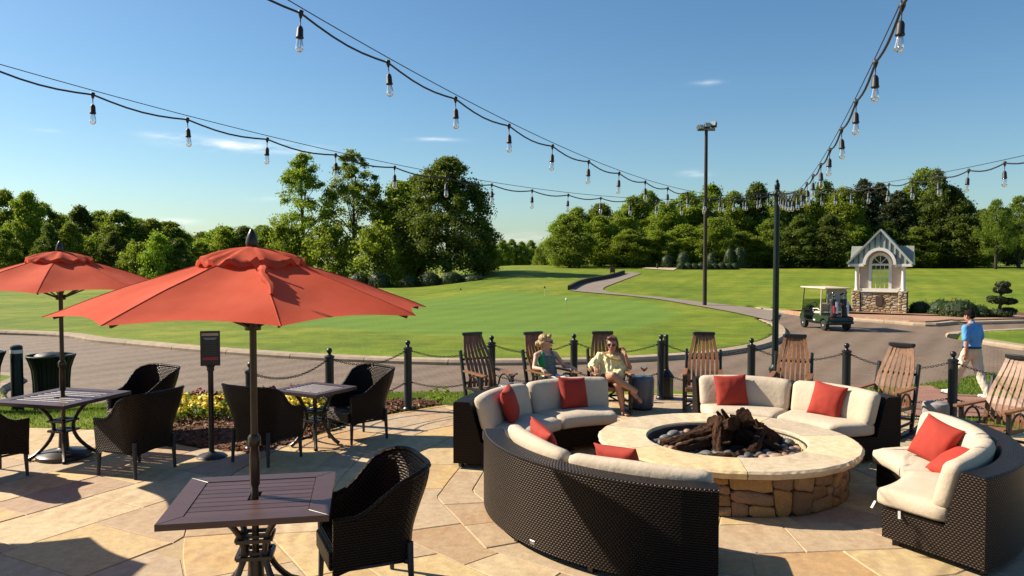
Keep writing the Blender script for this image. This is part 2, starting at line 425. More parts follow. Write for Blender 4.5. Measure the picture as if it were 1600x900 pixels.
def canopy_mat():
    m, n, l, b = new_mat('canopy_fabric'); out = n['Material Output']
    vec = coords(n, l, 'Object')
    col = mixc(n, l, ramp_n(n, l, noise_n(n, l, vec, 1.6, 6, .65), [(.35, 0.0), (.68, 1.0)]), (.50, .068, .030), (.60, .112, .058))
    b.inputs['Roughness'].default_value = .85; b.inputs['Specular IOR Level'].default_value = .15; l.new(col, b.inputs['Base Color'])
    nb = math_n(n, l, 'ADD', math_n(n, l, 'MULTIPLY', noise_n(n, l, vec, 3, 2), .5), math_n(n, l, 'MULTIPLY', noise_n(n, l, vec, 500, 2), .04))
    l.new(bump_n(n, l, nb, .35, .04), b.inputs['Normal'])
    tr = n.new('ShaderNodeBsdfTranslucent'); tr.inputs[0].default_value = (.62, .07, .02, 1)
    mx = n.new('ShaderNodeMixShader'); mx.inputs[0].default_value = .22
    l.new(b.outputs[0], mx.inputs[1]); l.new(tr.outputs[0], mx.inputs[2]); l.new(mx.outputs[0], out.inputs[0]); return m
M['canopy'] = canopy_mat()
def wicker_mat():
    """small raised strands, alternate rows staggered; UVs are metres"""
    m, n, l, b = new_mat('dark_wicker')
    t = n.new('ShaderNodeTexCoord'); s = n.new('ShaderNodeSeparateXYZ'); l.new(t.outputs['UV'], s.inputs[0])
    v = math_n(n, l, 'MULTIPLY', s.outputs[1], 1 / .0185); row = math_n(n, l, 'FLOOR', v)
    off = math_n(n, l, 'MULTIPLY', math_n(n, l, 'MODULO', row, 2.0), .5)
    u = math_n(n, l, 'ADD', math_n(n, l, 'MULTIPLY', s.outputs[0], 1 / .032), off)
    hu = math_n(n, l, 'ABSOLUTE', math_n(n, l, 'SINE', math_n(n, l, 'MULTIPLY', u, math.pi)))
    hv = math_n(n, l, 'ABSOLUTE', math_n(n, l, 'SINE', math_n(n, l, 'MULTIPLY', v, math.pi)))
    h = math_n(n, l, 'MULTIPLY', math_n(n, l, 'POWER', hu, .8), math_n(n, l, 'POWER', hv, .7))
    var = noise_n(n, l, t.outputs['UV'], 9, 3)
    c = mixc(n, l, h, (.0013, .001, .0009), (.0165, .0108, .0082)); c = mixc(n, l, math_n(n, l, 'MULTIPLY', var, .5), c, (.014, .009, .008))
    l.new(c, b.inputs['Base Color']); b.inputs['Roughness'].default_value = .40; b.inputs['Specular IOR Level'].default_value = .2; b.inputs['Specular Tint'].default_value = (1, .78, .62, 1)
    l.new(bump_n(n, l, h, 1.0, .0065), b.inputs['Normal']); return m
M['wicker'] = wicker_mat()
def wood_slat_mat():
    m, n, l, b = new_mat('brown_slat'); vec = coords(n, l, 'Object', (9, 9, 1.2))
    oi = n.new('ShaderNodeObjectInfo')
    g = noise_n(n, l, vec, 4, 6, .6, .6); c = ramp_n(n, l, g, [(.25, (.12, .046, .017)), (.55, (.225, .098, .038)), (.8, (.30, .148, .064))])
    hv = n.new('ShaderNodeHueSaturation'); l.new(c, hv.inputs['Color']); l.new(math_n(n, l, 'MULTIPLY_ADD', oi.outputs['Random'], .4, .8), hv.inputs['Value'])
    l.new(hv.outputs[0], b.inputs['Base Color']); b.inputs['Roughness'].default_value = .45
    l.new(bump_n(n, l, g, .2, .004), b.inputs['Normal']); return m
M['slat'] = wood_slat_mat()
def stone_mat(name, palette, scale, band=1.3, bump=.5, grey=(.44, .34, .22)):
    """sandstone: each piece picks its tone from the palette, with swirling bedding bands and fine grain"""
    m, n, l, b = new_mat(name); oi = n.new('ShaderNodeObjectInfo'); tc = n.new('ShaderNodeTexCoord')
    add = n.new('ShaderNodeVectorMath'); add.operation = 'ADD'; l.new(tc.outputs['Object'], add.inputs[0])
    cmb = n.new('ShaderNodeCombineXYZ'); k = math_n(n, l, 'MULTIPLY', oi.outputs['Random'], 57.0); l.new(k, cmb.inputs[0]); l.new(k, cmb.inputs[1]); l.new(k, cmb.inputs[2])
    l.new(cmb.outputs[0], add.inputs[1]); vec = add.outputs[0]
    q = n.new('ShaderNodeValToRGB'); q.color_ramp.interpolation = 'CONSTANT'; e = q.color_ramp.elements
    while len(e) < len(palette): e.new(.5)
    for i, c in enumerate(palette): e[i].position = i / len(palette); e[i].color = c + (1,)
    l.new(oi.outputs['Random'], q.inputs[0]); base = q.outputs[0]
    n1 = noise_n(n, l, vec, scale, 6, .6, 1.2); n2 = noise_n(n, l, vec, scale * 9, 6, .65)
    if band:
        w = n.new('ShaderNodeTexWave'); w.inputs['Scale'].default_value = 1.5; w.inputs['Distortion'].default_value = 14; w.inputs['Detail'].default_value = 4; w.inputs['Detail Scale'].default_value = .55; w.inputs['Detail Roughness'].default_value = .6
        l.new(vec, w.inputs[0]); wf = math_n(n, l, 'MULTIPLY', w.outputs[1], ramp_n(n, l, noise_n(n, l, vec, .8, 2), [(.38, 0.05), (.62, .62)]))
        base = mixc(n, l, math_n(n, l, 'MULTIPLY', wf, float(band)), base, (.30, .16, .075))
    c = mixc(n, l, ramp_n(n, l, n1, [(.32, 0.0), (.72, 1.0)]), base, mixc(n, l, .5, base, grey))
    st = ramp_n(n, l, noise_n(n, l, vec, scale * 2.2, 5, .7), [(.56, 0.0), (.74, 1.0)])
    c = mixc(n, l, math_n(n, l, 'MULTIPLY', st, .4), c, (.25, .15, .085))
    hv = n.new('ShaderNodeHueSaturation'); l.new(c, hv.inputs['Color']); n4 = noise_n(n, l, vec, scale * 40, 3, .7); l.new(math_n(n, l, 'MULTIPLY_ADD', n4, .5, math_n(n, l, 'MULTIPLY_ADD', n2, .85, .32)), hv.inputs['Value'])
    l.new(hv.outputs[0], b.inputs['Base Color']); b.inputs['Roughness'].default_value = .78
    hgt = math_n(n, l, 'ADD', n1, math_n(n, l, 'MULTIPLY', n2, .35))
    l.new(bump_n(n, l, hgt, bump, .02), b.inputs['Normal']); return m
M['slab'] = stone_mat('sandstone_slab', [(.50, .33, .13), (.43, .31, .19), (.55, .40, .18), (.37, .24, .125), (.49, .345, .16), (.39, .295, .19), (.54, .41, .235), (.42, .24, .09), (.40, .28, .165), (.52, .38, .17), (.42, .31, .19), (.36, .24, .16)], 1.5, .7, .4)
M['cap'] = stone_mat('cap_stone', [(.64, .51, .27), (.52, .42, .28), (.62, .48, .24), (.48, .39, .28), (.65, .53, .32)], 1.6, .45, .35, (.52, .42, .28))
M['wallstone'] = stone_mat('wall_stone', [(.36, .19, .06), (.28, .165, .08), (.22, .12, .05), (.40, .235, .085), (.25, .15, .085), (.17, .095, .045), (.32, .20, .10)], 5, False, 1.6, (.20, .115, .05))
M['kioskstone'] = stone_mat('kiosk_stone', [(.42, .28, .14), (.46, .37, .27), (.34, .2, .1), (.5, .42, .33), (.3, .2, .12), (.42, .25, .1)], 5, False, 1.0)
def brick_mat(name, c1, c2, mortar, sc, stripes=0.0, rot=0.0):
    m, n, l, b = new_mat(name); tc = n.new('ShaderNodeTexCoord'); mp = n.new('ShaderNodeMapping'); mp.inputs['Rotation'].default_value = (0, 0, rot)
    l.new(tc.outputs['Object'], mp.inputs[0])
    br = n.new('ShaderNodeTexBrick'); br.inputs['Scale'].default_value = sc; br.inputs['Mortar Size'].default_value = .012; br.inputs['Mortar Smooth'].default_value = .3
    br.inputs['Brick Width'].default_value = .42; br.inputs['Row Height'].default_value = .21; br.inputs['Bias'].default_value = .0
    l.new(mp.outputs[0], br.inputs['Vector'])
    br.inputs['Color1'].default_value = c1 + (1,); br.inputs['Color2'].default_value = c2 + (1,); br.inputs['Mortar'].default_value = mortar + (1,)
    big = noise_n(n, l, mp.outputs[0], .35, 5, .6); fine = noise_n(n, l, mp.outputs[0], 14, 4)
    hv = n.new('ShaderNodeHueSaturation'); l.new(br.outputs[0], hv.inputs['Color'])
    l.new(math_n(n, l, 'MULTIPLY_ADD', big, .7, math_n(n, l, 'MULTIPLY_ADD', fine, .5, .4)), hv.inputs['Value'])
    col = hv.outputs[0]
    if stripes:
        w = n.new('ShaderNodeTexWave'); w.inputs['Scale'].default_value = .30; w.inputs['Distortion'].default_value = 1.2; w.inputs['Detail'].default_value = 3; l.new(mp.outputs[0], w.inputs[0])
        col = mixc(n, l, math_n(n, l, 'MULTIPLY', w.outputs[1], stripes), col, (.22, .162, .112))
    l.new(col, b.inputs['Base Color']); b.inputs['Roughness'].default_value = .75
    l.new(bump_n(n, l, math_n(n, l, 'ADD', math_n(n, l, 'MULTIPLY', br.outputs['Fac'], -1.0), math_n(n, l, 'MULTIPLY', fine, .4)), .5, .012), b.inputs['Normal']); return m
M['road'] = brick_mat('road_brick', (.140, .091, .055), (.195, .130, .082), (.060, .040, .026), 2.0, .45, R(32))
M['redbrick'] = brick_mat('walk_brick', (.24, .105, .065), (.30, .15, .10), (.16, .10, .07), 2.0, 0, R(12))
M['apronbrick'] = brick_mat('apron_brick', (.32, .17, .10), (.40, .23, .14), (.25, .17, .11), 1.0, 0, R(5))
M['pathasphalt'] = pmat('path_asphalt', (.23, .18, .14), (.18, .14, .108), 1.2, .9, .3, 30, kind='Object')
M['sand'] = pmat('sand_path', (.48, .36, .25), (.40, .30, .2), 1.2, .95, .3, 20)
def lawn_mat():
    m, n, l, b = new_mat('lawn_grass'); tc = n.new('ShaderNodeTexCoord'); vec = tc.outputs['Object']
    at = n.new('ShaderNodeAttribute'); at.attribute_name = 'green'
    n1 = noise_n(n, l, vec, .12, 5, .6); n2 = noise_n(n, l, vec, 1.1, 5, .65); n3 = noise_n(n, l, vec, 9, 5, .7)
    rough_c = ramp_n(n, l, math_n(n, l, 'ADD', math_n(n, l, 'MULTIPLY', n1, .55), math_n(n, l, 'MULTIPLY', n2, .45)), [(.36, (.075, .125, .006)), (.5, (.135, .180, .009)), (.62, (.215, .225, .022))])
    green_c = mixc(n, l, n1, (.100, .175, .017), (.130, .205, .024))
    c = mixc(n, l, at.outputs['Fac'], rough_c, green_c)
    mp = n.new('ShaderNodeMapping'); mp.inputs['Rotation'].default_value = (0, 0, R(24)); l.new(vec, mp.inputs[0])
    w = n.new('ShaderNodeTexWave'); w.inputs['Scale'].default_value = .16; w.inputs['Distortion'].default_value = .8; w.inputs['Detail'].default_value = 2; l.new(mp.outputs[0], w.inputs[0])
    hv = n.new('ShaderNodeHueSaturation'); l.new(c, hv.inputs['Color'])
    mq = n.new('ShaderNodeMapping'); mq.inputs['Scale'].default_value = (.07, .9, 1); l.new(vec, mq.inputs[0]); streak = noise_n(n, l, mq.outputs[0], 1.0, 4, .6)
    val0 = math_n(n, l, 'MULTIPLY_ADD', n3, .8, math_n(n, l, 'MULTIPLY_ADD', w.outputs[1], .10, .25)); val = math_n(n, l, 'MULTIPLY_ADD', streak, .62, val0); l.new(val, hv.inputs['Value'])
    l.new(hv.outputs[0], b.inputs['Base Color']); b.inputs['Roughness'].default_value = .85; b.inputs['Specular IOR Level'].default_value = .2
    l.new(bump_n(n, l, math_n(n, l, 'ADD', n3, n2), .6, .06), b.inputs['Normal']); return m
M['lawn'] = lawn_mat()
def leaf_mat(name, dark, light, trans=.35, rand=.22, tcol=None):
    m, n, l, b = new_mat(name); out = n['Material Output']
    at = n.new('ShaderNodeAttribute'); at.attribute_name = 'tint'; oi = n.new('ShaderNodeObjectInfo')
    c = mixc(n, l, at.outputs['Fac'], dark, light)
    hv = n.new('ShaderNodeHueSaturation'); l.new(c, hv.inputs['Color'])
    l.new(math_n(n, l, 'MULTIPLY_ADD', oi.outputs['Random'], rand * 2, 1 - rand), hv.inputs['Value'])
    l.new(math_n(n, l, 'MULTIPLY_ADD', oi.outputs['Random'], .03, .485), hv.inputs['Hue'])
    l.new(hv.outputs[0], b.inputs['Base Color']); b.inputs['Roughness'].default_value = .55; b.inputs['Specular IOR Level'].default_value = .3
    tr = n.new('ShaderNodeBsdfTranslucent'); tm = mixc(n, l, .5, hv.outputs[0], tcol or (.32, .40, .025)); l.new(tm, tr.inputs[0])
    mx = n.new('ShaderNodeMixShader'); mx.inputs[0].default_value = trans; l.new(b.outputs[0], mx.inputs[1]); l.new(tr.outputs[0], mx.inputs[2]); l.new(mx.outputs[0], out.inputs[0]); return m
M['leaf'] = leaf_mat('leaf_mid', (.070, .115, .010), (.20, .265, .026), .48)
M['leafbright'] = leaf_mat('leaf_spring', (.12, .19, .012), (.31, .40, .036), .5)
M['leafdark'] = leaf_mat('leaf_dark', (.032, .056, .010), (.10, .14, .018), .38)
M['pine'] = leaf_mat('pine_needles', (.020, .032, .012), (.052, .062, .024), .12)
M['shrub'] = leaf_mat('shrub_leaf', (.020, .040, .010), (.055, .085, .020), .15)
M['grassblade'] = leaf_mat('grass_blade', (.045, .095, .012), (.11, .18, .03), .35, 0)
M['petalyellow'] = leaf_mat('yellow_petal', (.62, .40, .01), (.80, .62, .05), .25, 0, (.8, .6, .05))
M['petalred'] = leaf_mat('crimson_petal', (.10, .008, .018), (.24, .018, .04), .2, 0, (.3, .02, .04))
M['chip'] = leaf_mat('bark_chip', (.09, .032, .014), (.30, .125, .055), .0, 0)
# ================================================================== ground
def build_ground():
    rows = np.concatenate([np.linspace(1.0, 9, 10), np.geomspace(9.4, 60, 210), np.geomspace(61, 1500, 90)])
    ang = np.radians(np.concatenate([np.linspace(-88, -45, 22), np.linspace(-44.6, 44.6, 300), np.linspace(45, 88, 22)]))
    A, D = np.meshgrid(ang, rows); X = D * np.sin(A); Y = D * np.cos(A)
    Z = ground_z(X.ravel(), Y.ravel()).reshape(X.shape)
    nr, nc = X.shape
    me = bpy.data.meshes.new('ground')
    V = np.stack([X, Y, Z], -1).reshape(-1, 3)
    i = np.arange(nr - 1)[:, None] * nc + np.arange(nc - 1)[None, :]
    Fc = np.stack([i, i + 1, i + nc + 1, i + nc], -1).reshape(-1, 4)[:, ::-1]
    me.from_pydata(V.tolist(), [], Fc.tolist()); me.materials.append(M['lawn'])
    me.polygons.foreach_set('use_smooth', [True] * len(me.polygons))
    gp = [tuple(PT(u, v)[:2]) for u, v in ((600, 470), (760, 456), (900, 463), (1000, 470), (1060, 482), (1060, 500), (1000, 515), (900, 524), (760, 528), (600, 520), (420, 508), (250, 492), (250, 470), (420, 462))]
    gp = spline(gp, 2, True)
    dgp = pdist(X.ravel(), Y.ravel(), gp, True); ins = inpoly(X.ravel(), Y.ravel(), gp)
    val = ss(np.where(ins, dgp, -dgp), -.5, 1.2)
    a = me.attributes.new('green', 'FLOAT', 'POINT'); a.data.foreach_set('value', val.astype(np.float32))
    o = link('ground', me); o['kind'] = 'structure'
build_ground()
def fill_poly(name, poly, z, m, inner=()):
    """flat sheet, triangulated"""
    bm = bmesh.new()
    def ring(pts):
        vs = [bm.verts.new((x, y, z)) for x, y in pts]; return [bm.edges.new((vs[i], vs[(i + 1) % len(vs)])) for i in range(len(vs))]
    ed = ring(poly)
    for p in inner: ed += ring(p)
    bmesh.ops.triangle_fill(bm, use_beauty=True, use_dissolve=False, edges=ed)
    for f in bm.faces:
        if f.normal.z < 0: f.normal_flip()
    me = bpy.data.meshes.new(name); bm.to_mesh(me); bm.free(); me.materials.append(m)
    o = link(name, me); o['kind'] = 'structure'; return o
fill_poly('road', ROAD, ZR, M['road'], [ISLE])
def kerb(name, pts, side, width=.46, h=.145, seg=2.6, closed=False, m='concrete'):
    """row of cast kerb blocks along pts, lying on the 'side' (+1 left of travel)"""
    root = MB(); P = [Vector((p[0], p[1], 0)) for p in pts]
    if closed: P.append(P[0])
    L = [0]
    for i in range(1, len(P)): L.append(L[-1] + (P[i] - P[i - 1]).length)
    def at(s):
        s = min(max(s, 0), L[-1])
        k = max(1, next((i for i in range(1, len(P)) if L[i] >= s), len(P) - 1))
        t = (s - L[k - 1]) / max(1e-6, L[k] - L[k - 1]); p = P[k - 1].lerp(P[k], t); d = (P[k] - P[k - 1]).normalized()
        return p, Vector((-d.y, d.x, 0)) * side
    base = None; n = int(L[-1] / seg); k = 0
    for i in range(n):
        s0, s1 = i * seg + .012, (i + 1) * seg - .012
        p, _ = at((s0 + s1) / 2)
        if p.y < 6 or abs(p.x) > p.y * .95 + 4: continue
        mb = MB(); prof = [(-.03, -.25), (-.03, h * .55), (.03, h), (width - .05, h + .012), (width, h - .02), (width, -.25)]
        vs = []; q = 5
        for j in range(q + 1):
            c, nn = at(s0 + (s1 - s0) * j / q)
            for a, z in prof: vs.append((c + nn * a) + Vector((0, 0, ZR + z)))
        m_ = len(prof); fs = [tuple(range(m_)), tuple(q * m_ + t for t in range(m_))[::-1]]
        for j in range(q):
            for t in range(m_): fs.append((j * m_ + t, (j + 1) * m_ + t, (j + 1) * m_ + (t + 1) % m_, j * m_ + (t + 1) % m_))
        mb.add(vs, fs)
        me = mb.mesh('kerb_block', M[m])
        bm = bmesh.new(); bm.from_mesh(me); bmesh.ops.recalc_face_normals(bm, faces=bm.faces); bm.to_mesh(me); bm.free()
        if base is None:
            base = bpy.data.objects.new(name, None); COL.objects.link(base); base['kind'] = 'structure'
        link('kerb_block', me, base)
kerb('lawn_kerb', FARK, 1)
kerb('island_kerb', ISLE, 1, closed=True) if False else kerb('island_kerb', ISLE[::-1], 1, closed=True)
kerb('apron_kerb', APRON, 1)
kerb('near_kerb', [p for p in NEAR if p[0] < -9.4], -1, .3, .13)
kerb('walk_kerb', [p for p in NEAR if 9.0 < p[0] < 11.0], -1, .3)

def strip(name, left, right, zf, dz, m, sub=4):
    mb = MB(); l2, r2 = spline([p[:2] for p in left], 1.2), spline([p[:2] for p in right], 1.2)
    n = 60; lp = [l2[int(i * (len(l2) - 1) / n)] for i in range(n + 1)]; rp = [r2[int(i * (len(r2) - 1) / n)] for i in range(n + 1)]
    k = 6; vs = []
    for a, b in zip(lp, rp):
        for j in range(k + 1):
            t = j / k; x = a[0] + (b[0] - a[0]) * t; y = a[1] + (b[1] - a[1]) * t
            vs.append((x, y, float(zf(np.array([x]), np.array([y]))[0]) + dz))
    fs = [(i * (k + 1) + j, i * (k + 1) + j + 1, (i + 1) * (k + 1) + j + 1, (i + 1) * (k + 1) + j) for i in range(n) for j in range(k)]
    mb.add(vs, fs)
    o = structure(name, mb, m, True)
    bm = bmesh.new(); bm.from_mesh(o.data)
    for f in bm.faces:
        f.normal_update()
        if f.normal.z < 0: f.normal_flip()
    bm.to_mesh(o.data); bm.free(); return o
low = [PT(u, v) for u, v in ((1205, 503), (1150, 490), (1090, 479), (1030, 468.5), (970, 462), (915, 457.5), (889, 453.5), (900, 447.5), (916, 442), (952, 435), (982, 426))]
upp = [PT(u, v) for u, v in ((1213, 487), (1150, 479), (1090, 472), (1030, 465), (990, 461.5), (955, 457.5), (942, 453.5), (944, 450), (956, 445), (980, 436), (1003, 427.5))]
strip('cart_path', low, upp, lawn_z, .05, M['pathasphalt'])
EDGE = [low[6]] + [PT(u, v) for u, v in ((900, 447.5), (916, 442), (952, 435), (975, 428))]
far1 = [PT(u, v) for u, v in ((1003, 420), (1012, 417), (1024, 414.5))]; far2 = [PT(u, v) for u, v in ((1052, 423), (1057, 419), (1045, 416))]
strip('far_path', far1, far2, lawn_z, .06, M['sand'])
def wall_strip(name, pts, h, t, m, label, cat):
    P = [Vector((p.x, p.y, float(lawn_z(p.x, p.y)))) for p in [Vector((*q, 0)) for q in spline([p[:2] for p in pts], 1.5)]]
    th = thing(name, label, cat, P[0])
    for i in range(len(P) - 1):
        part('timber', MB().bar(P[i] - P[0] + Vector((0, 0, h / 2 - .1)), P[i + 1] - P[0] + Vector((0, 0, h / 2 - .1)), t, h + .2), m, th)
wall_strip('timber_edging', EDGE, .38, .2, M['timber'], 'dark timber edging along the uphill bend of the cart path', 'edging')

# ------------------------------------------------------------------ patio of stone slabs
pat = bpy.data.objects.new('patio', None); COL.objects.link(pat); pat['kind'] = 'structure'
link('patio_bed', MB().prism(PATIO[::-1], -.9, -.007).mesh('patio_bed', M['mortar']), pat)
def slab(poly, gap=.005):
    n = len(poly); cx = sum(p[0] for p in poly) / n; cy = sum(p[1] for p in poly) / n
    area = sum(poly[i][0] * poly[(i + 1) % n][1] - poly[(i + 1) % n][0] * poly[i][1] for i in range(n)) / 2
    if abs(area) < .03: return
    if area < 0: poly = poly[::-1]
    out = []
    for i in range(n):
        a, b, c = Vector(poly[i - 1]), Vector(poly[i]), Vector(poly[(i + 1) % n])
        d1 = (b - a); d2 = (c - b)
        if d1.length < 1e-5 or d2.length < 1e-5: continue
        d1.normalize(); d2.normalize(); nn = Vector((-d1.y - d2.y, d1.x + d2.x))
        if nn.length < 1e-4: continue
        out.append((b.x + nn.normalized().x * gap - cx, b.y + nn.normalized().y * gap - cy))
    top = random.uniform(-.0025, .0025)
    mb = MB().prism(out, -.05, top, None, .006)
    o = link('slab', mb.mesh('slab', M['slab']), pat, (cx, cy, 0))
rs = random.Random(3)
rings = [1.0, 1.6, 2.1, 2.65, 3.1, 3.65, 4.2, 4.65, 5.4]
BND = []
for i, r_ in enumerate(rings):
    n = max(5, int(2 * math.pi * r_ / rs.uniform(1.0, 1.5))); off = rs.uniform(0, 6.28); nodes = []
    for k in range(n):
        a = off + 2 * math.pi * (k + rs.uniform(-.28, .28)) / n; nodes.append((a % (2 * math.pi), (r_ + (rs.uniform(-.07, .07) if 0 < i < len(rings) - 1 else 0)) / (math.cos(math.pi / n) ** .5 if n > 6 else 1)))
    BND.append(sorted(nodes))
def rb(i, a):
    """radius of ring boundary i, straight between its shared nodes"""
    if i == len(rings) - 1: return rings[i]
    N = BND[i]; a = a % (2 * math.pi)
    for k in range(len(N)):
        a0, q0 = N[k]; a1, q1 = N[(k + 1) % len(N)]; d = (a1 - a0) % (2 * math.pi); t = (a - a0) % (2 * math.pi)
        if t <= d:
            x0, y0, x1, y1 = q0, 0.0, q1 * math.cos(d), q1 * math.sin(d); c, s_ = math.cos(t), math.sin(t)
            den = c * (y1 - y0) - s_ * (x1 - x0); return (x0 * (y1 - y0) - y0 * (x1 - x0)) / den
    return rings[i]
for ri in range(len(rings) - 1):
    r0, r1 = rings[ri], rings[ri + 1]
    a = rs.uniform(0, 1); end = a + 2 * math.pi; cuts = [a]
    while True:
        L = rs.uniform(.5, 1.25); a += L / ((r0 + r1) / 2)
        if a > end - .5 / r1: break
        cuts.append(a)
    cuts.append(end); sk = [rs.uniform(-.12, .12) / r1 for _ in cuts]; sk[-1] = sk[0]
    for q, (a0, a1) in enumerate(zip(cuts[:-1], cuts[1:])):
        k = 10; pl = []
        for z in range(k + 1): t = a0 + (a1 - a0) * z / k; r_ = rb(ri, t); pl.append((PIT[0] + r_ * math.cos(t), PIT[1] + r_ * math.sin(t)))
        b0, b1 = a0 + sk[q], a1 + sk[q + 1]
        for z in range(k + 1): t = b1 + (b0 - b1) * z / k; r_ = rb(ri + 1, t); pl.append((PIT[0] + r_ * math.cos(t), PIT[1] + r_ * math.sin(t)))
        cxy = np.array(pl); c = cxy.mean(0)
        if c[1] < 3.2: continue
        if not inpoly(cxy[:, 0], cxy[:, 1], PATIO).any(): continue
        slab(pl)
ux, uy = math.cos(R(62)), math.sin(R(62)); vx, vy = -uy, ux
def nearest_on(poly, x, y):
    best, bp = 1e9, None
    for i in range(len(poly)):
        a, b = Vector(poly[i]), Vector(poly[(i + 1) % len(poly)]); d = b - a
        t = max(0, min(1, (Vector((x, y)) - a).dot(d) / d.length_squared)); q = a + d * t; dd = (q - Vector((x, y))).length
        if dd < best: best, bp = dd, q
    return bp
v = -18.0
while v < 18:
    w = rs.choice((.62, .78, .95, 1.05)); u = -22 + rs.uniform(0, 1)
    while u < 16:
        L = rs.uniform(.65, 1.45); cxy = (ux * (u + L / 2) + vx * (v + w / 2), uy * (u + L / 2) + vy * (v + w / 2))
        if cxy[1] > 3.4 and -9.5 < cxy[0] < 10 and abs(cxy[0]) < cxy[1] * .9 + 1.0:
            pts = []; cs = [(u, v), (u + L, v), (u + L, v + w), (u, v + w)]
            for i in range(4):
                a, b = cs[i], cs[(i + 1) % 4]
                for j in range(6): pts.append((a[0] + (b[0] - a[0]) * j / 6, a[1] + (b[1] - a[1]) * j / 6))
            P = [(ux * a + vx * b, uy * a + vy * b) for a, b in pts]
            rr = [math.hypot(x - PIT[0], y - PIT[1]) for x, y in P]
            ins = inpoly([p[0] for p in P], [p[1] for p in P], PATIO)
            if max(rr) > 5.45 and ins.any() and math.hypot(cxy[0] - PIT[0], cxy[1] - PIT[1]) > 5.1:
                Q = []
                for (x, y), r_, i_ in zip(P, rr, ins):
                    if r_ < 5.4: x, y = PIT[0] + (x - PIT[0]) * 5.4 / r_, PIT[1] + (y - PIT[1]) * 5.4 / r_
                    elif not i_: x, y = nearest_on(PATIO, x, y)
                    if not Q or math.hypot(Q[-1][0] - x, Q[-1][1] - y) > .01: Q.append((x, y))
                if len(Q) > 3 and math.hypot(Q[0][0] - Q[-1][0], Q[0][1] - Q[-1][1]) < .01: Q.pop()
                if len(Q) > 3: slab(Q)
        u += L
    v += w

# ------------------------------------------------------------------ brick walk at the right, apron round the kiosk
def drape(name, poly, m, dz, step=.25):
    xs = [p[0] for p in poly]; ys = [p[1] for p in poly]
    gx = np.arange(min(xs), max(xs) + step, step); gy = np.arange(min(ys), max(ys) + step, step)
    X, Y = np.meshgrid(gx, gy); Z = ground_z(X.ravel(), Y.ravel()).reshape(X.shape)
    mb = MB(); nc = len(gx); ins = inpoly((X[:-1, :-1] + step / 2).ravel(), (Y[:-1, :-1] + step / 2).ravel(), poly).reshape(X.shape[0] - 1, nc - 1)
    use = {}; vs, fs = [], []
    def idx(i, j):
        if (i, j) not in use: use[(i, j)] = len(vs); vs.append((X[i, j], Y[i, j], Z[i, j] + dz))
        return use[(i, j)]
    for i in range(X.shape[0] - 1):
        for j in range(nc - 1):
            if ins[i, j]: fs.append((idx(i, j), idx(i, j + 1), idx(i + 1, j + 1), idx(i + 1, j)))
    mb.add(vs, fs); return structure(name, mb, m, True)
walk = [tuple(PT(u, v, ground_z)[:2]) for u, v in ((1405, 607), (1452, 604), (1490, 617), (1560, 622), (1640, 628), (1640, 672), (1560, 652), (1500, 655), (1440, 655), (1402, 643))]
drape('brick_walk', walk, M['redbrick'], .03, .12)
apron = [(p[0], p[1]) for p in APRON if 14 < p[0] < 26.5]; apron = apron + [(25, 41.5), (22, 43.2), (16.5, 42.8), (14.5, 40.5)]
apx = [p for p in APRON if 15.2 < p[0] < 26.0]
mb = MB().prism([(p[0] - .05, p[1] + .41) for p in apx] + [(25.2, 40.5), (22.4, 42.8), (17.0, 42.8), (15.4, 41.0)], ZR - .3, ZR + .22)
o = link('kiosk_apron', mb.mesh('kiosk_apron', M['apronbrick'])); o['kind'] = 'structure'

# ================================================================== vegetation
def leaf_mesh(name, P, N, S, T, m, ratio=.6):
    """one small folded card per leaf clump: centres P, normals N, sizes S, tint T"""
    k = len(P); rng = np.random.default_rng(k)
    N = N / (np.linalg.norm(N, axis=1, keepdims=True) + 1e-9)
    a = rng.normal(size=(k, 3)); U = np.cross(N, a); U /= (np.linalg.norm(U, axis=1, keepdims=True) + 1e-9); Wd = np.cross(N, U)
    S = S[:, None]
    V = np.stack([P - U * S, P - Wd * S * ratio + N * S * .18, P + U * S, P + Wd * S * ratio + N * S * .18], 1).reshape(-1, 3)
    me = bpy.data.meshes.new(name)
    me.vertices.add(4 * k); me.vertices.foreach_set('co', V.ravel())
    me.loops.add(4 * k); me.loops.foreach_set('vertex_index', np.arange(4 * k))
    me.polygons.add(k); me.polygons.foreach_set('loop_start', np.arange(k) * 4); me.polygons.foreach_set('loop_total', np.full(k, 4))
    me.materials.append(m); me.update()
    at = me.attributes.new('tint', 'FLOAT', 'FACE'); at.data.foreach_set('value', np.clip(T, 0, 1).astype(np.float32))
    me.validate(); return me
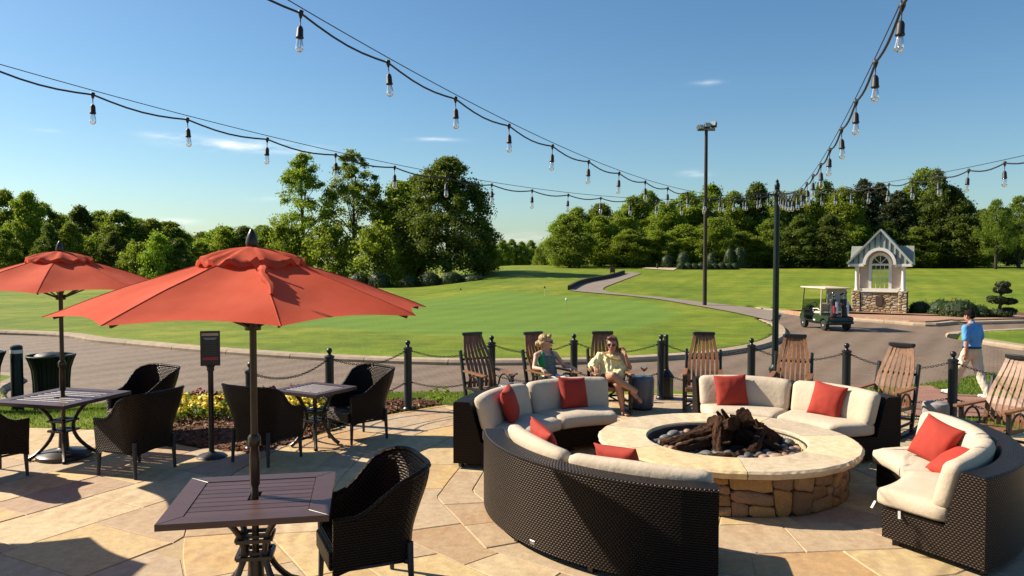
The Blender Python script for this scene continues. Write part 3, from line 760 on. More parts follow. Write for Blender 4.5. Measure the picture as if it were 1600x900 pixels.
def crown_mesh(name, h, w, prof, m, seed, nblob=60, per=110, size=.2, blob=(.10, .18), base=.0):
    """clumps of leaves through the crown's volume; prof(t) = relative radius at height t of the crown"""
    rng = np.random.default_rng(seed); Ps, Ns, Ts, Ss, cents = [], [], [], [], []
    for i in range(nblob):
        t = rng.uniform(.02, 1) ** .9; a = rng.uniform(0, 2 * np.pi); rr = prof(t) * w * (rng.uniform(.0, 1) ** .45)
        c = np.array([rr * np.cos(a), rr * np.sin(a), base + t * (h - base)]); br = rng.uniform(*blob) * w * (1.25 - .55 * t)
        cents.append(c); n = int(per * rng.uniform(.6, 1.3)); d = rng.normal(size=(n, 3)); d /= np.linalg.norm(d, axis=1, keepdims=True)
        d[:, 2] = np.where((d[:, 2] < -.3) & (rng.random(n) < .6), -d[:, 2], d[:, 2])
        rad = br * (rng.random(n) ** .4) * (.72 + .5 * np.abs(rng.normal(size=n)))
        p = c + d * rad[:, None] * np.array([1.05, 1.05, 1.0]); Ps.append(p); Ns.append(d * .8 + rng.normal(size=(n, 3)) * .8)
        Ts.append(np.full(n, rng.uniform(.15, .75)) + rng.normal(size=n) * .22); Ss.append(size * rng.uniform(.55, 1.35, n))
    return leaf_mesh(name, np.concatenate(Ps), np.concatenate(Ns), np.concatenate(Ss), np.concatenate(Ts), m), cents
def trunk_mesh(name, h, r, cents, seed, nl=9, z0=.22):
    rg = random.Random(seed); mb = MB(); lean = [(rg.uniform(-.02, .02) * h * t, rg.uniform(-.02, .02) * h * t, h * .92 * t) for t in (0, .12, .3, .5, .7, .88, 1)]
    lean[0] = (0, 0, -.4); mb.tube(lean, [r * 1.25, r, r * .85, r * .65, r * .45, r * .25, r * .06], 8)
    for c in rg.sample(list(cents), min(nl, len(cents))):
        z = max(h * z0, c[2] * rg.uniform(.55, .8)); s = Vector((0, 0, z)); e = Vector(c); mid = s.lerp(e, .5) + Vector((0, 0, .03 * h))
        k = r * (1 - z / h) * .55; mb.tube([s, mid, e], [k, k * .6, k * .15], 5)
    return mb.mesh(name, M['bark'], True)
TREES = {}
def variant(key, h, w, prof, m, seed, nblob, per, size, blob, base, r, nl=9):
    cm, ce = crown_mesh('crown', h, w, prof, M[m], seed, nblob, per, size, blob, base)
    TREES[key] = (cm, trunk_mesh('trunk', h, r, ce, seed, nl), h, w)
oval = lambda t: (math.sin(math.pi * (t * .86 + .12)) ** .7)
broad = lambda t: max(.05, min(1.0, .62 + 1.3 * t) * (1 - max(0, t - .45) / .55) ** .55) if t > 0 else .6
tall = lambda t: max(.06, (.55 + .9 * t if t < .45 else .955 * (1 - (t - .45) / .55) ** .6))
cone = lambda t: max(.04, 1 - t) ** .8
variant('forest1', 14, 4.6, broad, 'leaf', 1, 170, 190, .18, (.14, .27), .2, .28)
variant('forest2', 14, 4.2, oval, 'leafbright', 2, 170, 190, .18, (.14, .27), .1, .26)
variant('forest3', 14, 5.0, broad, 'leafbright', 3, 170, 190, .18, (.14, .27), .2, .3)
variant('forest4', 14, 4.4, tall, 'leafdark', 4, 170, 190, .18, (.14, .27), .2, .28)
variant('pine', 15, 3.6, tall, 'pine', 5, 150, 190, .16, (.13, .25), 1.0, .26)
variant('poplar1', 17, 4.3, tall, 'leafbright', 6, 125, 170, .135, (.10, .21), 2.2, .26, 16)
variant('poplar2', 17, 4.0, oval, 'leaf', 7, 135, 180, .135, (.10, .21), 1.8, .27, 16)
variant('oak', 16, 6.0, broad, 'leafdark', 8, 300, 200, .155, (.10, .19), 1.0, .42, 18)
variant('understory', 7, 3.4, oval, 'leafbright', 9, 60, 140, .17, (.15, .28), .0, .14)
variant('lone', 14, 5.2, broad, 'leaf', 10, 150, 150, .14, (.11, .2), 3.0, .36, 14)
def tree(key, u, vtop, y, label, group=None, name='broadleaf_tree', wpx=None, base=None, rot=None):
    cm, tm, h, w = TREES[key]; p = AT(u, 403, y); z = float(lawn_z(p.x, p.y)) if base is None else base
    top = AT(u, vtop, y).z; s = (top - z) / h; sw = s if wpx is None else (wpx * y / F) / (2 * w * 1.12)
    t = thing(name, label, 'tree', (p.x, y, z), random.uniform(0, 6.28) if rot is None else rot, group); t.scale = (sw, sw, s)
    link('crown', cm, t); link('trunk', tm, t); return t
rt = random.Random(11)
ORDW = ['first', 'second', 'third', 'fourth', 'fifth', 'sixth', 'seventh', 'eighth', 'ninth', 'tenth', 'eleventh', 'twelfth', 'thirteenth', 'fourteenth', 'fifteenth', 'sixteenth', 'seventeenth', 'eighteenth', 'nineteenth', 'twentieth']
COUNT = {}
def nth(key, phrase):
    k = COUNT.get(key, 0); COUNT[key] = k + 1
    return '%s %s' % (ORDW[min(k, 19)], phrase)
# left wood
LW = [(-45, 305, 88), (8, 303, 86), (42, 306, 84), (66, 322, 92), (98, 340, 96), (126, 328, 90), (158, 334, 96), (186, 333, 94), (214, 345, 98), (238, 346, 95), (262, 350, 100), (288, 371, 128), (318, 366, 126), (350, 357, 124), (382, 358, 124), (412, 355, 122), (440, 362, 120)]
for i, (u, vt, y) in enumerate(LW):
    far = y > 110
    tree(rt.choice(('forest1', 'forest2', 'forest4', 'forest1')), u, vt, y, nth('lf', 'distant tree from the left on the low skyline between the umbrellas') if far else nth('lw', 'tall tree from the left in the wood behind the left umbrella'), 'far trees between the umbrellas' if far else 'wood behind the left umbrella', wpx=rt.uniform(75, 105))
for i in range(16):
    u = -60 + i * 34; tree(rt.choice(('understory', 'forest4', 'forest1')), u, rt.uniform(352, 385), 82 + rt.uniform(-3, 3) if u < 300 else 112, nth('ll', 'low tree from the left along the foot of the left wood'), 'low trees along the left wood', wpx=62)
# tall central group
CT = [('poplar1', 474, 243, 84, 'tall airy tree with an open crown, leftmost of the central clump', 122), ('poplar2', 553, 238, 86, 'tallest slender tree in the central clump, second from its left', 118),
      ('forest2', 628, 290, 88, 'shorter rounded bright tree filling the middle of the central clump', 120), ('oak', 700, 253, 82, 'massive dark dense tree at the right end of the central clump', 172),
      ('forest4', 650, 283, 90, 'dark tree tucked behind the massive dense tree of the central clump', 90), ('understory', 512, 350, 80, 'low leafy tree between the two tall slender trees', 90),
      ('understory', 590, 350, 79, 'low pale green tree in front of the central clump', 100), ('understory', 448, 345, 82, 'low bushy tree under the leftmost tall airy tree', 80), ('forest1', 755, 345, 84, 'lower drooping dark tree at the right edge of the central clump', 60)]
for k, u, vt, y, lb, wp in CT: tree(k, u, vt, y, lb, wpx=wp)
# far middle wood
for i, u in enumerate((770, 786, 800, 814, 830, 846, 862, 876)):
    tree(rt.choice(('forest1', 'forest2', 'forest3')), u, 377 + rt.uniform(-1, 7), 190 + rt.uniform(-10, 10), nth('gap', 'small tree from the left in the far gap between the woods'), 'far trees in the gap', wpx=34, base=-1.7)
# right wood
RW = [(884, 338, 102, 'forest2'), (904, 326, 104, 'forest3'), (938, 322, 106, 'forest1'), (972, 330, 101, 'forest3'), (990, 312, 110, 'forest2'), (1012, 303, 112, 'forest1'), (1040, 318, 104, 'forest3'), (1072, 306, 108, 'forest2'),
      (1108, 291, 110, 'forest3'), (1145, 304, 104, 'forest1'), (1182, 293, 106, 'forest4'), (1216, 306, 104, 'forest2'), (1250, 300, 104, 'forest3'), (1286, 290, 106, 'forest4'), (1318, 296, 102, 'forest3'), (1348, 284, 106, 'pine'),
      (1372, 290, 108, 'pine'), (1402, 302, 102, 'pine'), (1440, 270, 104, 'forest1'), (1462, 273, 100, 'forest4'), (1484, 298, 100, 'forest4'), (1504, 318, 98, 'forest4')]
for u, vt, y, k in RW:
    left = u < 1200
    tree(k, u, vt, y, (nth('p', 'dark pine from the left in the right wood') if k == 'pine' else (nth('rl', 'tall sunlit tree from the left in the wood beyond the cart path') if left else nth('rk', 'tall tree from the left in the darker wood behind the kiosk'))),
         'pines in the right wood' if k == 'pine' else ('wood right of the cart path' if left else 'wood behind the kiosk'), 'pine_tree' if k == 'pine' else 'broadleaf_tree', wpx=rt.uniform(72, 98))
for i in range(15):
    u = 890 + i * 45
    tree(rt.choice(('forest3', 'forest2', 'forest1')) if u < 1180 else rt.choice(('forest4', 'forest1')), u, rt.uniform(338, 368), 98 + rt.uniform(-3, 2), nth('rf', 'lower tree from the left along the front edge of the right wood'), 'front trees of the right wood', wpx=80)
for i in range(12):
    u = 1180 + i * 30
    tree('forest4', u, rt.uniform(330, 350), 114, nth('rd', 'shaded tree from the left deep in the wood behind the kiosk'), 'deep trees behind the kiosk', wpx=90)
tree('lone', 1556, 316, 92, 'bright tree with a bare brown trunk near the right edge', wpx=66)
tree('lone', 1592, 311, 96, 'rounded bright tree at the right edge of the picture', wpx=80)
for i, u in enumerate((1535, 1575, 1625)): tree('forest4', u, (332, 345, 335)[i], 112, nth('fr', 'dark distant tree from the left behind the bright far right trees'), 'far right background trees', wpx=80)
# clipped shrubs and hedges
def shrub_mesh(seed, m='shrub', n=2600, size=.05, flat=.85):
    rng = np.random.default_rng(seed); d = rng.normal(size=(n, 3)); d /= np.linalg.norm(d, axis=1, keepdims=True); d[:, 2] = np.abs(d[:, 2]) * 1.0
    bumpy = 1 + .10 * np.sin(d[:, 0] * 7 + seed) * np.sin(d[:, 1] * 6 + 2) + .05 * rng.normal(size=n)
    P = d * (rng.uniform(.80, 1.0, n) * bumpy)[:, None]; P[:, 2] = P[:, 2] * flat
    low_ = rng.random(n) < .35; P[low_, 2] *= rng.random(low_.sum())
    return leaf_mesh('foliage', P, d + rng.normal(size=(n, 3)) * .5, size * rng.uniform(.6, 1.4, n), rng.uniform(0, 1, n), M[m])
SH = [shrub_mesh(21), shrub_mesh(22), shrub_mesh(23)]
stem_me = MB().tube([(0, 0, -.3), (0, 0, .5)], [.06, .03], 6).mesh('stem', M['bark'])
core_me = MB().ball((0, 0, .34), (.82, .82, .46), 12, 8).mesh('inner_foliage', M['shrub'])
def shrub(x, y, rx, rz, label, group=None, z=None, ry=None, name='shrub', cat='shrub', m=0):
    z = gz(x, y) if z is None else z
    t = thing(name, label, cat, (x, y, z), random.uniform(0, 6), group); t.scale = (rx, ry or rx, rz)
    link('foliage', SH[m % 3], t); link('inner_foliage', core_me, t); link('stem', stem_me, t); return t
for i, (u, vt, wd) in enumerate(((560, 426, 34), (592, 424, 40), (640, 428, 32), (672, 424, 36), (706, 424, 40), (740, 430, 34))):
    p = AT(u, 403, 76); z = float(lawn_z(p.x, p.y)); shrub(p.x, p.y, wd * 76 / F / 2, (AT(u, vt, 76).z - z) / .85, nth('bs', 'dark ball shrub from the left under the central tree clump'), 'ball shrubs under the central clump', z, m=i)
for i, (u, vt, wd) in enumerate(((1042, 398, 22), (1068, 392, 22), (1112, 394, 18), (1140, 386, 20), (1155, 384, 26))):
    p = AT(u, 403, 94); z = float(lawn_z(p.x, p.y)); shrub(p.x, p.y, wd * 94 / F / 2, (AT(u, vt, 94).z - z) / .85, nth('cs', 'grey green conical shrub from the left before the right wood'), 'conical shrubs before the right wood', z, m=i)
for i in range(9):
    u = 1064 + i * 10.5; p = AT(u, 403, 90); z = float(lawn_z(p.x, p.y))
    shrub(p.x, p.y, .55, (AT(u, 411 + (i % 3) * .6, 90).z - z) / .85 + .1, nth('hp', 'low hedge plant from the left beside the floodlight pole'), 'low hedge by the floodlight pole', z, m=i)

# ------------------------------------------------------------------ flower bed
BED = [(-5.25, 10.72), (-4.5, 10.15), (-3.75, 9.7), (-3.2, 9.5), (-2.86, 10.0), (-2.56, 10.95), (-2.16, 11.7), (-1.66, 12.25), (-1.1, 12.8), (-1.5, 13.1), (-2.6, 12.9), (-3.6, 12.55), (-4.8, 12.3), (-5.5, 11.6)]
def bed_z(x, y):
    d = float(pdist(np.array([x]), np.array([y]), BED, True)[0]); return .01 + .10 * min(1, d / .5)
gx = np.arange(-5.8, -.8, .1); gy = np.arange(9.3, 13.4, .1); mb = MB(); vs, fs, use = [], [], {}
def bidx(i, j):
    if (i, j) not in use: use[(i, j)] = len(vs); vs.append((gx[i], gy[j], bed_z(gx[i], gy[j]) + random.uniform(-.012, .012)))
    return use[(i, j)]
for i in range(len(gx) - 1):
    for j in range(len(gy) - 1):
        if inpoly(np.array([gx[i] + .05]), np.array([gy[j] + .05]), BED)[0]: fs.append((bidx(i, j), bidx(i + 1, j), bidx(i + 1, j + 1), bidx(i, j + 1)))
mb.add(vs, fs); structure('mulch_bed', mb, M['mulchbase'], True)
rng = np.random.default_rng(5)
def scatter(n, cond, zf, x0=-5.8, x1=-.9, y0=9.3, y1=13.3):
    X = rng.uniform(x0, x1, n * 4); Y = rng.uniform(y0, y1, n * 4); k = cond(X, Y); X, Y = X[k][:n], Y[k][:n]
    return np.stack([X, Y, np.array([zf(a, b) for a, b in zip(X, Y)])], 1)
P = scatter(5200, lambda X, Y: inpoly(X, Y, BED), bed_z); P[:, 2] += rng.uniform(.0, .02, len(P))
me = leaf_mesh('mulch_chips', P, rng.normal(size=P.shape) * .5 + np.array([0, 0, 1]), rng.uniform(.015, .045, len(P)), rng.uniform(0, 1, len(P)), M['chip'], .35)
tag(link('mulch_chips', me), 'loose red brown bark chips covering the flower bed', 'mulch', kind='stuff')
def flowers(name, label, cond, n, petal, hgt):
    C = scatter(n, cond, bed_z); ps, ns, sz, tn = [], [], [], []; fp, fn_, fsz, ft = [], [], [], []
    for c in C:
        h = hgt * rng.uniform(.7, 1.2)
        for k in range(9):
            d = rng.normal(size=3); ps.append(c + np.array([d[0] * .05, d[1] * .05, h * rng.uniform(.1, .85)])); ns.append(d + np.array([0, 0, .6])); sz.append(rng.uniform(.025, .045)); tn.append(rng.random())
        for b_ in range(2):
            ctr = c + np.array([rng.normal() * .04, rng.normal() * .04, h * rng.uniform(.9, 1.12)]); nd = np.array([rng.normal() * .5, -.5 + rng.normal() * .4, .9])
            for k in range(4):
                fp.append(ctr + rng.normal(size=3) * .012); fn_.append(nd + rng.normal(size=3) * .35); fsz.append(rng.uniform(.022, .034)); ft.append(rng.random())
    a = leaf_mesh('leaves', np.array(ps), np.array(ns), np.array(sz), np.array(tn), M['grassblade']); b = leaf_mesh('petals', np.array(fp), np.array(fn_), np.array(fsz), np.array(ft), M[petal], .9)
    t = thing(name, label, 'flowers'); t['kind'] = 'stuff'; l_ = link('leaves', a, t); p_ = link('petals', b, t); l_['kind'] = 'stuff'; p_['kind'] = 'stuff'
wav = lambda X: .18 * np.sin(X * 3.1)
flowers('yellow_flowers', 'band of yellow flowers with green leaves along the mulch bed', lambda X, Y: inpoly(X, Y, BED) & (Y > 10.95 + wav(X)) & (Y < 11.7 + wav(X)) & (X < -2.75), 620, 'petalyellow', .22)
flowers('crimson_flowers', 'band of dark crimson flowers behind the yellow ones', lambda X, Y: inpoly(X, Y, BED) & (Y > 11.75 + wav(X)) & (Y < 12.3 + wav(X)) & (X < -2.5) & (X > -4.9), 420, 'petalred', .24)
C0 = scatter(26, lambda X, Y: (np.hypot(X + 1.25, Y - 12.55) < .3), lambda x, y: .02)
ps = np.concatenate([c + np.random.default_rng(i).normal(size=(60, 3)) * np.array([.07, .07, .07]) + np.array([0, 0, .14]) for i, c in enumerate(C0)])
tg = thing('low_shrub', 'small sprawling green shrub in the mulch beside the tall bollard', 'shrub', (0, 0, 0)); link('foliage', leaf_mesh('foliage', ps, np.random.default_rng(1).normal(size=ps.shape) + np.array([0, 0, .5]), np.random.default_rng(2).uniform(.02, .045, len(ps)), np.random.default_rng(3).random(len(ps)), M['leaf']), tg)

# ------------------------------------------------------------------ grass blades on the near banks
def blades(name, label, n, cond, box, hmax=.07, w=.006):
    X = rng.uniform(box[0], box[1], n * 3); Y = rng.uniform(box[2], box[3], n * 3); k = cond(X, Y); X, Y = X[k][:n], Y[k][:n]; Z = ground_z(X, Y)
    m_ = len(X); h = rng.uniform(.45, 1, m_) * hmax; a = rng.uniform(0, 6.28, m_); ww = w * (1 + (Y - 10) * .12); lx = rng.normal(size=m_) * .35 * h; ly = rng.normal(size=m_) * .35 * h
    V = np.stack([np.stack([X - np.cos(a) * ww, Y - np.sin(a) * ww, Z - .01], 1), np.stack([X + np.cos(a) * ww, Y + np.sin(a) * ww, Z - .01], 1), np.stack([X + lx, Y + ly, Z + h], 1)], 1).reshape(-1, 3)
    me = bpy.data.meshes.new(name); me.vertices.add(3 * m_); me.vertices.foreach_set('co', V.ravel()); me.loops.add(3 * m_); me.loops.foreach_set('vertex_index', np.arange(3 * m_))
    me.polygons.add(m_); me.polygons.foreach_set('loop_start', np.arange(m_) * 3); me.polygons.foreach_set('loop_total', np.full(m_, 3)); me.materials.append(M['grassblade']); me.update()
    at = me.attributes.new('tint', 'FLOAT', 'FACE'); at.data.foreach_set('value', rng.random(m_).astype(np.float32)); me.validate()
    tag(link(name, me), label, 'grass', kind='stuff')
nearside = lambda X, Y: inpoly(X, Y, NEARSIDE) & ~inpoly(X, Y, PATIO) & ~inpoly(X, Y, BED)
blades('bank_grass', 'short grass on the bank behind the flower bed', 60000, nearside, (-12.5, 1, 10.6, 17.6), .06)
blades('walk_grass', 'short grass either side of the red brick walk', 42000, lambda X, Y: nearside(X, Y) & ~inpoly(X, Y, walk), (5.2, 14.5, 9.5, 20.5), .07)
# ================================================================== fire pit
def voronoi_cells(w, h, seeds, wrap=False):
    """irregular stones on a w x h field by half-plane clipping"""
    cells = []
    pts = list(seeds)
    allp = pts + ([(x + w, y) for x, y in pts] + [(x - w, y) for x, y in pts] if wrap else [])
    ax = 1.0; ay = 2.3
    wt = {p: .5 * (((p[0] * 7919.3) % 1.0) ** 2) * .030 for p in pts}
    for sx, sy in pts:
        poly = [(sx - 1.2, 0), (sx + 1.2, 0), (sx + 1.2, h), (sx - 1.2, h)] if wrap else [(0, 0), (w, 0), (w, h), (0, h)]
        for ox, oy in allp:
            if (ox, oy) == (sx, sy) or abs(ox - sx) > 1.2: continue
            wd = wt[(sx, sy)] - wt.get((ox, oy), wt.get((ox - w, oy), wt.get((ox + w, oy), 0)))
            mx, my = (sx + ox) / 2, (sy + oy) / 2; nx, ny = (ox - sx) * ax, (oy - sy) * ay * ay
            out = []
            for i in range(len(poly)):
                p, q = poly[i], poly[(i + 1) % len(poly)]
                dp = (p[0] - mx) * nx + (p[1] - my) * ny - wd; dq = (q[0] - mx) * nx + (q[1] - my) * ny - wd
                if dp <= 0: out.append(p)
                if dp * dq < 0:
                    t = dp / (dp - dq); out.append((p[0] + (q[0] - p[0]) * t, p[1] + (q[1] - p[1]) * t))
            poly = out
            if len(poly) < 3: break
        if len(poly) >= 3: cells.append(poly)
    return cells
def stone_piece(poly, mapf, depth, rg, gap=.008, name='stone', parent=None, m=None):
    """one stone: cell inset for the joint, pushed out with rounded shoulders; mapf(x, y, out) -> 3D"""
    n0 = len(poly); pts = []
    for i in range(n0):
        a, b = poly[i], poly[(i + 1) % n0]; L = math.hypot(b[0] - a[0], b[1] - a[1]); k = max(1, int(L / .09))
        for j in range(k): pts.append((a[0] + (b[0] - a[0]) * j / k, a[1] + (b[1] - a[1]) * j / k))
    n = len(pts); cx = sum(p[0] for p in pts) / n; cy = sum(p[1] for p in pts) / n
    def ring(ins, out, jit):
        r = []
        for x, y in pts:
            x += .012 * mnoise.noise(Vector((x * 31, y * 31, 1))); y += .010 * mnoise.noise(Vector((x * 31, y * 31, 9)))
            d = math.hypot(x - cx, y - cy) or 1e-6; k = max(.15, 1 - ins / d)
            r.append(mapf(cx + (x - cx) * k + rg.uniform(-jit, jit), cy + (y - cy) * k + rg.uniform(-jit, jit), out + rg.uniform(-jit, jit)))
        return r
    dd = depth * rg.uniform(.55, 1.3)
    rr = [ring(gap, -.03, 0), ring(gap, dd * .55, .003), ring(gap + .018, dd, .004), ring(gap + .06, dd * 1.12, .005)]
    vs = [p for r_ in rr for p in r_] + [mapf(cx, cy, dd * 1.15)]
    fs = [(a * n + i, a * n + (i + 1) % n, (a + 1) * n + (i + 1) % n, (a + 1) * n + i) for a in range(3) for i in range(n)] + [(3 * n + i, 3 * n + (i + 1) % n, 4 * n) for i in range(n)]
    mb = MB(); c = mapf(cx, cy, 0); mb.add([Vector(p) - Vector(c) for p in vs], fs)
    o = link(name, mb.mesh(name, m, True, 50), parent, c); return o
fp = thing('fire_pit', 'round stone fire pit with a wide sandstone rim in the ring of sofas', 'fire pit', (PIT[0], PIT[1], 0))
RW_, HC = 1.20, .385
rg = random.Random(5); circ = 2 * math.pi * RW_
seeds = []
tries = 0
while len(seeds) < 118 and tries < 6000:
    tries += 1; s_ = (rg.uniform(0, circ), rg.uniform(.02, HC - .02))
    if all(((min(abs(s_[0] - q[0]), circ - abs(s_[0] - q[0]))) / .17) ** 2 + ((s_[1] - q[1]) / .085) ** 2 > rg.uniform(.5, 1.5) for q in seeds): seeds.append(s_)
cyl = lambda x, y, o_: ((RW_ + o_) * math.cos(x / RW_), (RW_ + o_) * math.sin(x / RW_), y)
part('core_wall', MB().lathe([(.84, 0), (1.195, 0), (1.195, HC), (.84, HC), (.84, 0)], 64), M['mortardark'], fp, True)
def rubble(w, h):
    """ledge-stone layout: thin courses, split columns and now and then one big block"""
    out = []; x = 0.0; J = lambda s=.014: rg.uniform(-s, s)
    cols = []
    while x < w - .05:
        cw = min(rg.uniform(.16, .44), w - x)
        if w - x - cw < .14: cw = w - x
        cols.append((x, x + cw)); x += cw
    sl = [J(.05) for _ in cols] + [0]; sl[-1] = sl[0]
    for q, (x0, x1) in enumerate(cols):
        L = lambda y: x0 + sl[q] * (y / h - .5); Rr = lambda y: x1 + sl[q + 1] * (y / h - .5); k = rg.random()
        ys = [0, h] if k < .03 and x1 - x0 > .24 else ([0, h * rg.uniform(.5, .68), h] if k < .24 else ([0, h * rg.uniform(.24, .4), h * rg.uniform(.58, .76), h] if k < .72 else [0, h * rg.uniform(.2, .3), h * rg.uniform(.42, .56), h * rg.uniform(.7, .84), h]))
        tl = [0] + [J(.03) for _ in ys[1:-1]] + [0]
        for b in range(len(ys) - 1):
            y0, y1 = ys[b], ys[b + 1]; a0, a1 = y0 - tl[b], y0 + tl[b]; b0, b1 = y1 - tl[b + 1], y1 + tl[b + 1]
            parts_ = [(0, 1)] if (x1 - x0) < .26 or rg.random() < .45 else [(0, rg.uniform(.35, .65))]
            if parts_[0][1] != 1: parts_.append((parts_[0][1], 1))
            tilt_ = J(.05)
            for f0, f1 in parts_:
                def P_(f, top):
                    y = (b0 + (b1 - b0) * f) if top else (a0 + (a1 - a0) * f); xx = L(y) + (Rr(y) - L(y)) * f
                    if 0 < f < 1: xx += tilt_ * (.5 if top else -.5)
                    return (xx, y)
                p = [P_(f0, 0), P_(f1, 0), P_(f1, 1), P_(f0, 1)]; cxx = sum(t[0] for t in p) / 4; cyy = sum(t[1] for t in p) / 4
                c4 = []
                for z in range(4):                                  # knock the corners off
                    u0, u1, u2 = p[z - 1], p[z], p[(z + 1) % 4]; f = rg.uniform(.06, .24); g = rg.uniform(.06, .24)
                    c4 += [(u1[0] + (u0[0] - u1[0]) * f, u1[1] + (u0[1] - u1[1]) * f), (u1[0] + (u2[0] - u1[0]) * g, u1[1] + (u2[1] - u1[1]) * g)]
                out.append(c4)
    return out
for c in rubble(circ, HC): stone_piece(c, cyl, .030, rg, .004, 'stone', fp, M['wallstone'])
capz = HC + .002; a0 = R(-97)
edges = [R(a) for a in (-97, -44, 6, 52, 104, 152, 203, 263)]
for i in range(7):
    s0, s1 = edges[i] + .004, edges[i + 1] - .004; n = 26; vs = []
    for k in range(n + 1):
        a = s0 + (s1 - s0) * k / n
        jag = .012 * mnoise.noise(Vector((math.cos(a) * 9, math.sin(a) * 9, i))) ; jag2 = .016 * mnoise.noise(Vector((math.cos(a) * 23, math.sin(a) * 23, 3)))
        for r_, z in ((.83, 0), (.83, .066), (.845, .078), (1.34 + jag, .078), (1.365 + jag + jag2, .058), (1.35 + jag - jag2, .03), (1.335 + jag, 0)):
            vs.append((r_ * math.cos(a), r_ * math.sin(a), capz + z))
    m_ = 7; fs = [tuple(range(m_))[::-1], tuple(n * m_ + t for t in range(m_))]
    for k in range(n):
        for t in range(m_): fs.append((k * m_ + t, k * m_ + (t + 1) % m_, (k + 1) * m_ + (t + 1) % m_, (k + 1) * m_ + t))
    mb = MB(); mid = Vector((1.1 * math.cos((s0 + s1) / 2), 1.1 * math.sin((s0 + s1) / 2), 0)); mb.add([Vector(p) - mid for p in vs], [f[::-1] for f in fs])
    o = link('cap_stone', mb.mesh('cap_stone', M['cap']), fp, mid)
CAPZ = capz + .078
part('soot_liner', MB().lathe([(.835, .20), (.835, HC + .045), (.815, HC + .045), (.815, .20)], 48), M['liner'], fp, True)
part('gravel_bed', MB().lathe([(0.0, .35), (.5, .345), (.82, .335)], 40), M['ash'], fp, True)
for i in range(44):
    a = R(-70 + i * 3.2); part('fire_brick', MB().bar((.812 * math.cos(a), .812 * math.sin(a), .27), (.812 * math.cos(a), .812 * math.sin(a), HC + .03), .038, .02, (math.cos(a), math.sin(a), 0)), M['cap'], fp) if -70 + i * 3.2 < 75 else None
vp = Vector((math.cos(R(205)) * 1.25, math.sin(R(205)) * 1.25, .33)); part('gas_valve', MB().box(vp, (.07, .05, .11), None, .012).tube([vp + Vector((0, 0, .0)), Vector((1.15 * math.cos(R(205)), 1.15 * math.sin(R(205)), .33))], .012, 6), M['yellow'], fp, label='small yellow gas valve on the side of the pit')
# pebbles and logs in the pit
peb = []
rg = random.Random(9)
for k in range(5):
    mb = MB(); sd = rg.uniform(0, 50); mb.ball((0, 0, 0), (.068, .05, .036), 12, 8, None, lambda p, s=sd: p * (1 + .16 * mnoise.noise(p * 1.1 + Vector((s, 0, 0))))); peb.append(mb.mesh('pebble', M['pebble'] if k < 3 else M['pebbletan'], True))
cnt = 0; placed = []
for t in range(1500):
    if cnt >= 118: break
    r_ = .80 * math.sqrt(rg.uniform(.22, 1)); a = rg.uniform(0, 2 * math.pi); q = (r_ * math.cos(a), r_ * math.sin(a)); s = rg.uniform(.7, 1.45)
    if r_ + .06 * s > .80: continue
    if any(math.hypot(q[0] - x, q[1] - y) < .062 * (s + s2) * .8 for x, y, s2 in placed): continue
    placed.append((q[0], q[1], s)); k = rg.randrange(5)
    o = link('pebble', peb[k], None, (PIT[0] + q[0], PIT[1] + q[1], .350 + .030 * s)); o.rotation_euler = (rg.uniform(-.2, .2), rg.uniform(-.2, .2), rg.uniform(0, 6.28)); o.scale = (s,) * 3
    tag(o, ('smooth grey river pebble lying in the fire pit' if k < 3 else 'smooth tan river pebble lying in the fire pit'), 'pebble', 'grey pebbles in the fire pit' if k < 3 else 'tan pebbles in the fire pit'); cnt += 1
def log(p0, p1, r0, r1, label, seed, bend=.04):
    p0, p1 = Vector(p0), Vector(p1); n = 34; mb = MB(); d = (p1 - p0); L = d.length; x = d.normalized(); y = x.orthogonal().normalized(); z = x.cross(y); vs = []; m_ = 26; rr = random.Random(seed)
    for i in range(n + 1):
        t = i / n; c = Vector((L * t, bend * math.sin(t * 3.1 + seed), bend * .6 * math.sin(t * 4.3 + seed * 2))); r_ = r0 + (r1 - r0) * t
        for k in range(m_):
            a = 2 * math.pi * k / m_; nz = mnoise.noise(Vector((t * 5 + seed, math.cos(a) * 1.8, math.sin(a) * 1.8))) * .22 + mnoise.noise(Vector((t * 2.5, math.cos(a) * 6, math.sin(a) * 6 + seed))) * .22 + mnoise.noise(Vector((t * 16, math.cos(a) * 4, math.sin(a) * 4 + seed))) * .16
            vs.append(c + Vector((0, math.cos(a), math.sin(a))) * r_ * (1 + nz))
    fs = [(i * m_ + k, i * m_ + (k + 1) % m_, (i + 1) * m_ + (k + 1) % m_, (i + 1) * m_ + k) for i in range(n) for k in range(m_)] + [tuple(range(m_))[::-1], tuple(n * m_ + k for k in range(m_))]
    mb.add(vs, fs)
    for q in range(2):
        t = rr.uniform(.25, .8); a = rr.uniform(0, 6.28); b = Vector((L * t, 0, 0)); e = b + Vector((rr.uniform(-.05, .08), math.cos(a) * r0 * 1.9, math.sin(a) * r0 * 1.9)); mb.tube([b, b.lerp(e, .6), e], [r0 * .45, r0 * .32, r0 * .18], 7)
    o = link('fire_log', mb.mesh('fire_log', M['char'], True, 60)); o.matrix_world = Matrix.Translation((PIT[0] + p0.x, PIT[1] + p0.y, p0.z + .035)) @ Matrix((x, y, z)).transposed().to_4x4()
    tag(o, label, 'log')
log((-.62, -.42, .34), (.05, .05, .46), .055, .085, 'long charred log sloping up from the left front of the pit', 1)
log((-.66, -.02, .33), (.02, .22, .52), .06, .075, 'charred log reaching in from the left side of the pit', 2)
log((-.28, -.56, .32), (.12, -.40, .35), .075, .07, 'short split log lying at the front of the pile', 3)
log((-.16, -.42, .34), (-.06, -.06, .62), .05, .075, 'gnarled pale streaked log standing up in the middle of the pile', 4)
